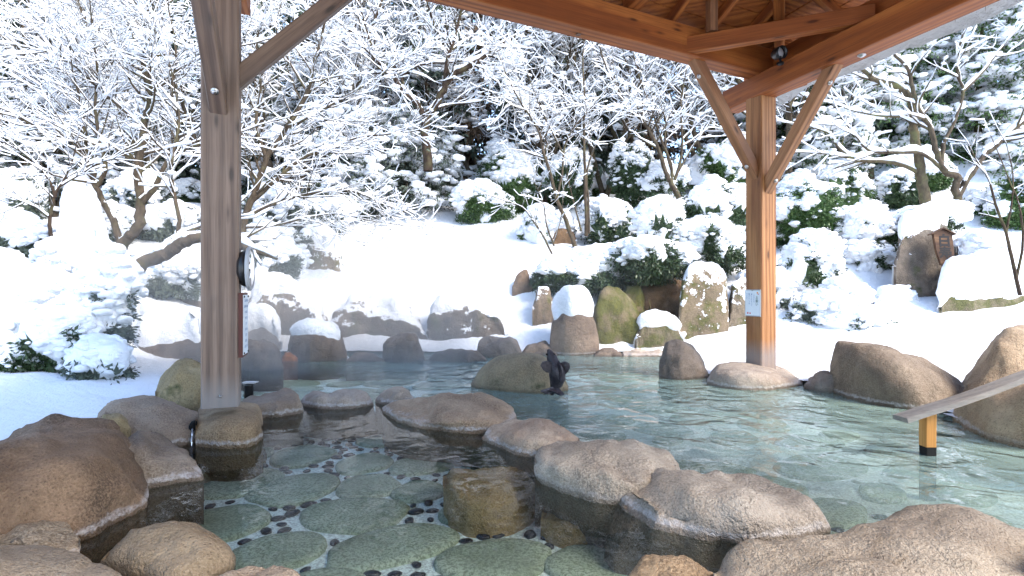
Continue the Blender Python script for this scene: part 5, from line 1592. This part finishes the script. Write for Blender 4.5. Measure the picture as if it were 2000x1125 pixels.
BUSHES = [
    # left foreground group
    ('big snow-buried shrub at the left edge', -90, 478, 150, 700, 'leaf_grey', 0.16, 5.3),
    ('tall drooping snowy shrub nearest the left post', 118, 475, 262, 750, 'leaf_grey', 0.24, 5.0),
    ('round snow cushion shrub at the front of the left group', 55, 605, 195, 730, 'leaf_dark', 0.2, 4.75),
    ('low leafy shrub under the left snow at the frame edge', -50, 650, 80, 745, 'leaf_dark', 0.38, 4.7),
    ('small snowy shrub at the foot of the drooping shrub', 140, 660, 262, 758, 'leaf_grey', 0.3, 4.6),
    ('snowy shrub in the second row behind the left group', 70, 470, 235, 570, 'leaf_grey', 0.22, 6.2),
    ('grey-green shrub behind the bare young tree at far left', -40, 330, 90, 460, 'leaf_grey', 0.55, 9.5),
    ('grey-green snowy shrub at the foot of the maple', 200, 330, 330, 440, 'leaf_grey', 0.4, 9.8),
    ('frosted shrub in the snow left of the low limb', 255, 395, 400, 480, 'leaf_grey', 0.35, 9.4),
    ('snow pillow shrub under the low limb', 275, 500, 420, 585, 'leaf_grey', 0.2, 7.8),
    ('white frosted shrub at the far left behind the big shrub', -60, 410, 90, 520, 'leaf_grey', 0.35, 8.4),
    ('frosted shrub beside the snow-covered boulder', 170, 395, 265, 500, 'leaf_grey', 0.3, 8.8),
    # right of the left post
    ('frosted grey shrub left of the upright boulder', 470, 360, 590, 470, 'leaf_grey', 0.45, 9.8),
    ('frosted grey shrub above the upright boulder', 560, 385, 690, 480, 'leaf_grey', 0.35, 10.3),
    ('heaped snow shrub at the right end of the centre slope', 1010, 400, 1120, 490, 'leaf_mid', 0.3, 10.2),
    ('overhanging snow and dark leaves above the hollow', 1190, 465, 1350, 552, 'leaf_dark', 0.45, 8.1),
    ('grey-green snowy shrub just right of the left post', 455, 430, 600, 585, 'leaf_grey', 0.45, 8.9),
    ('broad grey-green shrub with snow above the left of the slope', 590, 320, 760, 430, 'leaf_grey', 0.5, 11.5),
    ('tall grey-green snowy shrub at the top left of the slope', 720, 270, 900, 420, 'leaf_grey', 0.55, 12.2),
    ('rounded snowy shrub drooping onto the top of the slope', 885, 350, 1005, 462, 'leaf_mid', 0.32, 11.2),
    ('glossy green shrub above the middle of the slope', 930, 270, 1060, 440, 'leaf_mid', 0.6, 12.0),
    ('snow-laden shrub behind the twin-stemmed sapling', 1060, 290, 1160, 400, 'leaf_dark', 0.35, 11.8),
    ('dark cone-shaped shrub left of the vase-shaped tree', 1195, 275, 1275, 400, 'leaf_dark', 0.6, 11.4),
    ('snow mound shrub at the foot of the vase-shaped tree', 1255, 315, 1345, 400, 'leaf_dark', 0.25, 10.9),
    ('snowy shrub with leafy underside right of the sapling', 1130, 385, 1250, 500, 'leaf_dark', 0.45, 9.9),
    ('long snow-topped hedge shrub above the standing stone', 1040, 480, 1245, 580, 'leaf_dark', 0.3, 8.5),
    ('large snow-heaped shrub with dark leaves below, left of the right post', 1215, 385, 1360, 555, 'leaf_dark', 0.42, 8.8),
    ('snowy shrub with bare brown twigs behind the right post', 1330, 350, 1475, 530, 'leaf_dark', 0.45, 8.9),
    ('snow-covered shrub high behind the right post', 1340, 270, 1480, 390, 'leaf_mid', 0.4, 11.6),
    ('leafy green shrub right beside the right post', 1500, 330, 1640, 470, 'leaf_mid', 0.58, 9.2),
    ('small dome of snow and leaves right of the right post', 1520, 450, 1650, 590, 'leaf_dark', 0.35, 8.4),
    ('rounded snowy shrub left of the plaque rock', 1635, 395, 1755, 520, 'leaf_dark', 0.3, 9.0),
    ('low spreading shrub dusted with snow by the right post', 1535, 545, 1700, 670, 'leaf_grey', 0.4, 7.6),
    ('white snow-smothered shrub below the plaque rock', 1600, 590, 1740, 665, 'leaf_dark', 0.22, 7.3),
    ('big rounded snow mound shrub on top of the plaque rock', 1770, 390, 1890, 452, 'leaf_dark', 0.08, 8.5),
    ('wide snow mound shrub right of the plaque', 1878, 450, 2050, 590, 'leaf_dark', 0.18, 7.8),
    ('snow-heaped shrub between right post and leafy shrub', 1470, 400, 1590, 500, 'leaf_dark', 0.4, 9.6),
    ('snowy shrub above the rounded shrub on the right bank', 1590, 320, 1700, 425, 'leaf_mid', 0.45, 10.6),
    ('dusted twiggy shrub at the foot of the right post bank', 1440, 520, 1560, 655, 'leaf_grey', 0.35, 8.1),
    ('shrub with white cushions beside the small dark stone', 1640, 470, 1745, 545, 'leaf_dark', 0.25, 8.8),
    ('snowy shrub behind the plaque rock', 1880, 355, 2010, 450, 'leaf_mid', 0.4, 9.8),
    ('snowy shrub under the gnarled tree trunk', 1750, 290, 1860, 385, 'leaf_mid', 0.45, 11.2),
    ('white shrub at the top of the right slope', 1860, 250, 1980, 350, 'leaf_mid', 0.5, 12.2),
    ('snow-heavy shrub on the shoulder above the tall snowy rock', 1290, 420, 1440, 530, 'leaf_dark', 0.3, 8.6),
    ('small white shrub in the snow below the plaque rock', 1690, 560, 1800, 640, 'leaf_grey', 0.2, 7.9),
    ('small leafy shrub on the right slope under the trunks', 1700, 330, 1800, 420, 'leaf_dark', 0.5, 10.6),
    ('green leafy shrub at the right edge below the sapling', 1930, 330, 2060, 470, 'leaf_mid', 0.55, 9.2),
]
rs = random.Random(9)
ORDW = ['first', 'second', 'third', 'fourth', 'fifth', 'sixth', 'seventh', 'eighth', 'ninth', 'tenth', 'eleventh', 'twelfth', 'thirteenth', 'fourteenth', 'fifteenth', 'sixteenth', 'seventeenth', 'eighteenth']
for k in range(18):
    u = -80 + k * 92 + rs.uniform(-20, 20); w_b = rs.uniform(90, 150); hh = rs.uniform(70, 130); vb = 425 - max(0, u - 1200) * 0.12 + rs.uniform(-8, 12)
    BUSHES.append(('snow-laden shrub along the crest of the slope, %s from the left' % ORDW[k], u - w_b / 2, vb - hh, u + w_b / 2, vb, rs.choice(['leaf_grey', 'leaf_dark', 'leaf_mid']), rs.uniform(0.3, 0.6), rs.uniform(12.4, 13.6)))
for i, (lab, u0, v0, u1, v1, lf, sh_, Yb) in enumerate(BUSHES):
    bush(lab, u0, v0, u1, v1, lf, sh_, Yb, seed=i + 1, depth=0.75)

# broadleaf evergreen trees on the right slope and behind
def leaf_tree(label, u, vbase, vtop, width, Y, leaf='leaf_mid', seed=1):
    rng = np.random.default_rng(seed + 400)
    base = px(u, vbase, Y); base.z = min(base.z, tz(base.x, base.y)) - 0.1
    top = px(u, vtop, Y)
    Ht = top.z - base.z; rx = width / 2 / F * Y
    root = empty('evergreen_tree', base, label, 'tree')
    r2 = random.Random(seed)
    sk = Skel()
    nodes = limb(sk, [base, base + Vector((r2.uniform(-.1, .1), 0, Ht * .35)), base + Vector((r2.uniform(-.2, .2), 0, Ht * .7)), base + Vector((0, 0, Ht * 0.95))], 0.09, 0.02, r2)
    P0, P1 = np.array(sk.a), np.array(sk.b)
    V, Fc = tubes(P0, P1, sk.ra, sk.rb, 8); b = MB(); b.add(V, Fc); rebase(b.build('trunk', M['bark_moss']), root)
    n = 70
    cl = []
    for _ in range(n):
        f = rng.uniform(0.12, 1.0); rr = rx * math.sqrt(max(0.05, 1 - (2 * f - 1.0) ** 2 * 0.7)) * math.sqrt(rng.uniform(0.1, 1)); a = rng.uniform(0, 6.28)
        cl.append((base.x + rr * math.cos(a), base.y + rr * math.sin(a) * 0.8, base.z + Ht * f))
    cl = np.array(cl)
    q = np.repeat(cl, 24, 0) + rng.normal(0, 1, (n * 24, 3)) * np.array([0.22, 0.22, 0.11])
    N = rng.normal(0, 1, q.shape); N /= np.linalg.norm(N, axis=1, keepdims=True)
    V, Fc = leaf_cloud(q, N, rng, 5, 0.085, 0.1, 0.35); b = MB(); b.add(V, Fc); rebase(b.build('crown', M[leaf], smooth=False), root)
    ns = n * 7
    q = np.repeat(cl, 7, 0) + rng.normal(0, 1, (ns, 3)) * np.array([0.2, 0.2, 0.08]) + np.array([0, 0, 0.08])
    s = rng.uniform(0.05, 0.15, ns)
    b = MB(); b.add(*lumps(q, np.stack([s * 1.3, s, s * 0.55], 1), rng, 2, 0.13)); rebase(b.build('snow_load', M['snow'], kind='stuff'), root)
LT = [
    ('glossy evergreen tree high on the right slope under the roof eave', 1700, 330, 60, 260, 12.5, 'leaf_mid'),
    ('tall green evergreen tree behind the gnarled tree', 1800, 330, -40, 240, 13.2, 'leaf_mid'),
    ('dense green evergreen tree above the forked tree', 1915, 330, -20, 240, 12.2, 'leaf_mid'),
    ('evergreen tree at the right edge of the slope', 2020, 380, 0, 240, 11.5, 'leaf_mid'),
    ('small evergreen tree between right post and gnarled tree', 1600, 380, 170, 170, 12.0, 'leaf_dark'),
    ('dark evergreen tree behind the right post', 1500, 400, 120, 180, 13.0, 'leaf_dark'),
    ('evergreen tree with mossy trunk at the upper right', 1960, 260, -200, 240, 15.0, 'leaf_mid'),
    ('evergreen tree behind the young tree at far left', 40, 460, 170, 240, 11.5, 'leaf_grey'),
    ('frosted evergreen tree above the left end of the slope', 650, 425, 240, 220, 11.4, 'leaf_grey'),
    ('broad frosted evergreen tree above the middle of the slope', 790, 410, 240, 230, 11.8, 'leaf_grey'),
    ('frosted evergreen tree at the upper left corner', -60, 460, 60, 260, 12.5, 'leaf_grey'),
    ('grey-green evergreen tree behind the maple', 190, 450, 200, 220, 12.0, 'leaf_grey'),
    ('evergreen tree with snow clumps behind the wide maple', 560, 420, 130, 240, 13.0, 'leaf_grey'),
]
for i, a in enumerate(LT): leaf_tree(a[0], a[1], a[2], a[3], a[4], a[5], a[6], seed=i + 1)

# ---- cedars of the wood behind: three shapes, copied
ORD = ['first', 'second', 'third', 'fourth', 'fifth', 'sixth', 'seventh', 'eighth', 'ninth', 'tenth', 'eleventh', 'twelfth', 'thirteenth', 'fourteenth', 'fifteenth', 'sixteenth', 'seventeenth', 'eighteenth', 'nineteenth', 'twentieth']
def cedar_parts(seed, Ht=9.5, rmax=1.5, leaf='needle'):
    rng = np.random.default_rng(seed + 900)
    zs = np.linspace(0, Ht, 14)
    ctr = np.stack([0.06 * np.sin(zs * 0.7 + seed), 0.06 * np.cos(zs * 0.9), zs], 1)
    rad = np.linspace(0.15, 0.02, 14)
    V, Fc = tubes(ctr[:-1], ctr[1:], rad[:-1], rad[1:], 9)
    tr = MB(); tr.add(V, Fc)
    nd_p, nd_n, sn_p, sn_s = [], [], [], []
    A0, A1, AR0, AR1 = [], [], [], []
    nb = 78
    for k in range(nb):
        f = 0.06 + 0.93 * (k / nb)
        z = Ht * f
        L = rmax * (1 - f) ** 0.7 * rng.uniform(0.65, 1.15) + 0.12
        az = k * 2.399 + rng.uniform(-.4, .4)
        d = np.array([math.cos(az), math.sin(az), 0.12])
        m = max(3, int(L / 0.16))
        p = np.array([0.06 * math.sin(z * 0.7 + seed), 0.06 * math.cos(z * 0.9), z])
        for j in range(m):
            d = d + np.array([0, 0, -0.10]); d /= np.linalg.norm(d)
            q = p + d * (L / m)
            A0.append(p); A1.append(q); AR0.append(0.018 * (1 - j / m) + 0.004); AR1.append(0.018 * (1 - (j + 1) / m) + 0.004)
            wid = 0.10 + 0.16 * (1 - abs(2 * (j + 1) / m - 1.1))
            side = np.array([-d[1], d[0], 0])
            for _ in range(5):
                o = q + side * rng.normal(0, wid) + np.array([0, 0, rng.normal(-0.03, 0.03)])
                nd_p.append(o); nd_n.append(d * 0.8 + np.array([0, 0, -0.5]))
            if rng.random() < 0.7:
                s = rng.uniform(0.06, 0.14)
                sn_p.append(q + np.array([0, 0, 0.045]) + side * rng.normal(0, wid * 0.6)); sn_s.append((s * 1.5, s, s * 0.5))
            p = q
    V, Fc = tubes(np.array(A0), np.array(A1), np.array(AR0), np.array(AR1), 4); tr.add(V, Fc)
    V, Fc = leaf_cloud(np.array(nd_p), np.array(nd_n), rng, 4, 0.17, 0.1, 0.35)
    cr = MB(); cr.add(V, Fc)
    sn = MB(); sn.add(*lumps(np.array(sn_p), np.array(sn_s), rng, 1, 0.18))
    out = []
    for nm, mb, mt in (('trunk', tr, M['bark_dark']), ('crown', cr, M[leaf]), ('snow_load', sn, M['snow'])):
        me = mb.mesh(nm, nm != 'crown'); me.materials.append(mt); out.append((nm, me))
    return out
CED = [cedar_parts(1), cedar_parts(2, 8.5, 1.7), cedar_parts(3, 10.5, 1.4, 'needle_brown'), cedar_parts(4, 9.0, 1.3)]
rng_c = random.Random(77)
rows = [(14.2, -14.0, 9.0, 15, 'front row of the wood'), (17.6, -17.0, 12.5, 15, 'back row of the wood')]
for ri_, (yy, x0, x1, n, txt) in enumerate(rows):
    for k in range(n):
        x = x0 + (x1 - x0) * (k + rng_c.uniform(-.3, .3)) / (n - 1); y = yy + rng_c.uniform(-.9, .9)
        s = rng_c.uniform(0.85, 1.2)
        root = empty('cedar_tree', (x, y, tz(x, y) - 0.1), 'snow-laden dark cedar, %s from the left in the %s' % (ORD[k], txt), 'tree', 'cedars of the wood behind')
        root.scale = (s, s, s); root.rotation_euler = (0, 0, rng_c.uniform(0, 6.28))
        for nm, me in CED[rng_c.randrange(4)]:
            o = bpy.data.objects.new(nm, me); COL.objects.link(o); o.parent = root
            if nm == 'snow_load': o['kind'] = 'stuff'

# ---- bare snowy trees in the wood edge: four shapes, copied
def bare_proto(seed, Ht=5.0):
    rng = random.Random(seed + 50); sk = Skel()
    stems = rng.randint(2, 3)
    for s in range(stems):
        a = rng.uniform(0, 6.28); lean = rng.uniform(0.25, 0.55)
        d = Vector((math.cos(a) * lean, math.sin(a) * lean, 1)).normalized()
        pts = [Vector((0, 0, 0)), d * Ht * 0.3, d * Ht * 0.3 + Vector((math.cos(a) * .5, math.sin(a) * .5, Ht * 0.3)), d * Ht * 0.3 + Vector((math.cos(a) * 1.1, math.sin(a) * 1.1, Ht * 0.62))]
        nodes = limb(sk, pts, 0.06, 0.014, rng, 5)
        for i, (p, dd, r, f) in enumerate(nodes):
            if f > 0.25:
                for _ in range(2):
                    grow(sk, p, rnd_dir(dd, rng.uniform(0.4, 0.95), rng, 0.1), rng.uniform(0.8, 1.4), max(r * 0.45, 0.006), 1, 3, rng, 0.1, 0.07, 0.84)
    out = []
    P0, P1, R0, R1 = np.array(sk.a), np.array(sk.b), np.array(sk.ra), np.array(sk.rb)
    big = R0 > 0.012
    for nm, m, n in (('trunk', big, 7), ('twigs', ~big, 3)):
        V, Fc = tubes(P0[m], P1[m], R0[m] * (1.0 if nm == 'trunk' else 1.3), R1[m], n); b = MB(); b.add(V, Fc); me = b.mesh(nm); me.materials.append(M['bark']); out.append((nm, me))
    V, Fc = snow_on(sk, None, 1.25); b = MB(); b.add(V, Fc); b.add(*fork_lumps(sk, np.random.default_rng(seed), 0.05, 0.03, 0.08)); me = b.mesh('snow_load'); me.materials.append(M['snow']); out.append(('snow_load', me))
    global cnt
    cnt += len(sk.a)
    return out
BP = [bare_proto(k, 4.6 + 0.4 * k) for k in range(4)]
spots = [(-180, 440, 10.8), (20, 440, 10.6), (-60, 440, 9.6), (110, 430, 11.2), (330, 430, 11.2), (440, 430, 11.6), (560, 420, 11.0), (690, 410, 12.2), (780, 400, 13.2), (950, 395, 13.0), (1060, 395, 12.6), (1180, 385, 12.4),
         (1260, 375, 13.2), (1400, 370, 12.0), (1540, 380, 11.6), (1640, 370, 12.4), (640, 400, 13.6), (870, 395, 14.0), (1460, 360, 13.4), (1740, 330, 14.0)]
for k, (u, v, Y) in enumerate(sorted(spots)):
    p = px(u, v, Y)
    root = empty('bare_tree', (p.x, p.y, tz(p.x, p.y) - 0.05), 'bare snow-laden tree at the wood edge, %s of these from the left' % ORD[k], 'tree', 'bare trees at the edge of the wood')
    s = rng_c.uniform(0.9, 1.25); root.scale = (s, s, s); root.rotation_euler = (0, 0, rng_c.uniform(0, 6.28))
    for nm, me in BP[k % 4]:
        o = bpy.data.objects.new(nm, me); COL.objects.link(o); o.parent = root
        if nm == 'snow_load': o['kind'] = 'stuff'
# ------------------------------------------------------------------ steam rising from the pool
def steam():
    x0, x1, y0, y1, z0, z1 = -4.2, 2.4, 4.2, 8.6, 0.012, 1.7
    V = [(x, y, z) for x in (x0, x1) for y in (y0, y1) for z in (z0, z1)]
    b = MB(); b.add(V, BOXF)
    t = NT('steam')
    geo = t.n('ShaderNodeNewGeometry')
    sp = t.n('ShaderNodeSeparateXYZ'); t.l(geo.outputs['Position'], sp.inputs[0])
    mp = t.n('ShaderNodeMapping'); mp.inputs['Scale'].default_value = (0.9, 0.9, 0.6); t.l(geo.outputs['Position'], mp.inputs['Vector'])
    n = t.noise(mp.outputs[0], 1.0, 3, 0.55, 0.4)
    n = t.ramp(n, [(0.40, 0.0), (0.70, 1.0)])
    zf = t.ramp(t.math('DIVIDE', sp.outputs[2], 1.7), [(0.0, 1.0), (0.25, 0.6), (1.0, 0.0)])
    dx = t.math('DIVIDE', t.math('ADD', sp.outputs[0], 2.3), 2.6); dy = t.math('DIVIDE', t.math('SUBTRACT', sp.outputs[1], 6.2), 2.6)
    rr = t.math('ADD', t.math('MULTIPLY', dx, dx), t.math('MULTIPLY', dy, dy))
    rf = t.ramp(rr, [(0.1, 1.0), (1.0, 0.10)])
    ex = t.math('MULTIPLY', t.math('SUBTRACT', sp.outputs[0], x0), 2.0, True); ex2 = t.math('MULTIPLY', t.math('SUBTRACT', x1, sp.outputs[0]), 1.2, True)
    ey = t.math('MULTIPLY', t.math('SUBTRACT', sp.outputs[1], y0), 1.2, True)
    d = t.math('MULTIPLY', t.math('MULTIPLY', n, zf), t.math('MULTIPLY', t.math('MULTIPLY', rf, ex), t.math('MULTIPLY', ex2, ey)))
    pv = t.n('ShaderNodeVolumePrincipled')
    pv.inputs['Color'].default_value = (1.0, 0.98, 0.95, 1); pv.inputs['Anisotropy'].default_value = 0.2
    t.l(t.math('MULTIPLY', d, 1.5), pv.inputs['Density'])
    t.l(pv.outputs[0], t.out.inputs['Volume'])
    b.build('steam', t.m, smooth=False, label='faint white steam drifting over the far left of the pool', kind='stuff')
steam()
cy.volume_step_rate = 3.0
cy.volume_max_steps = 64
cy.volume_bounces = 0
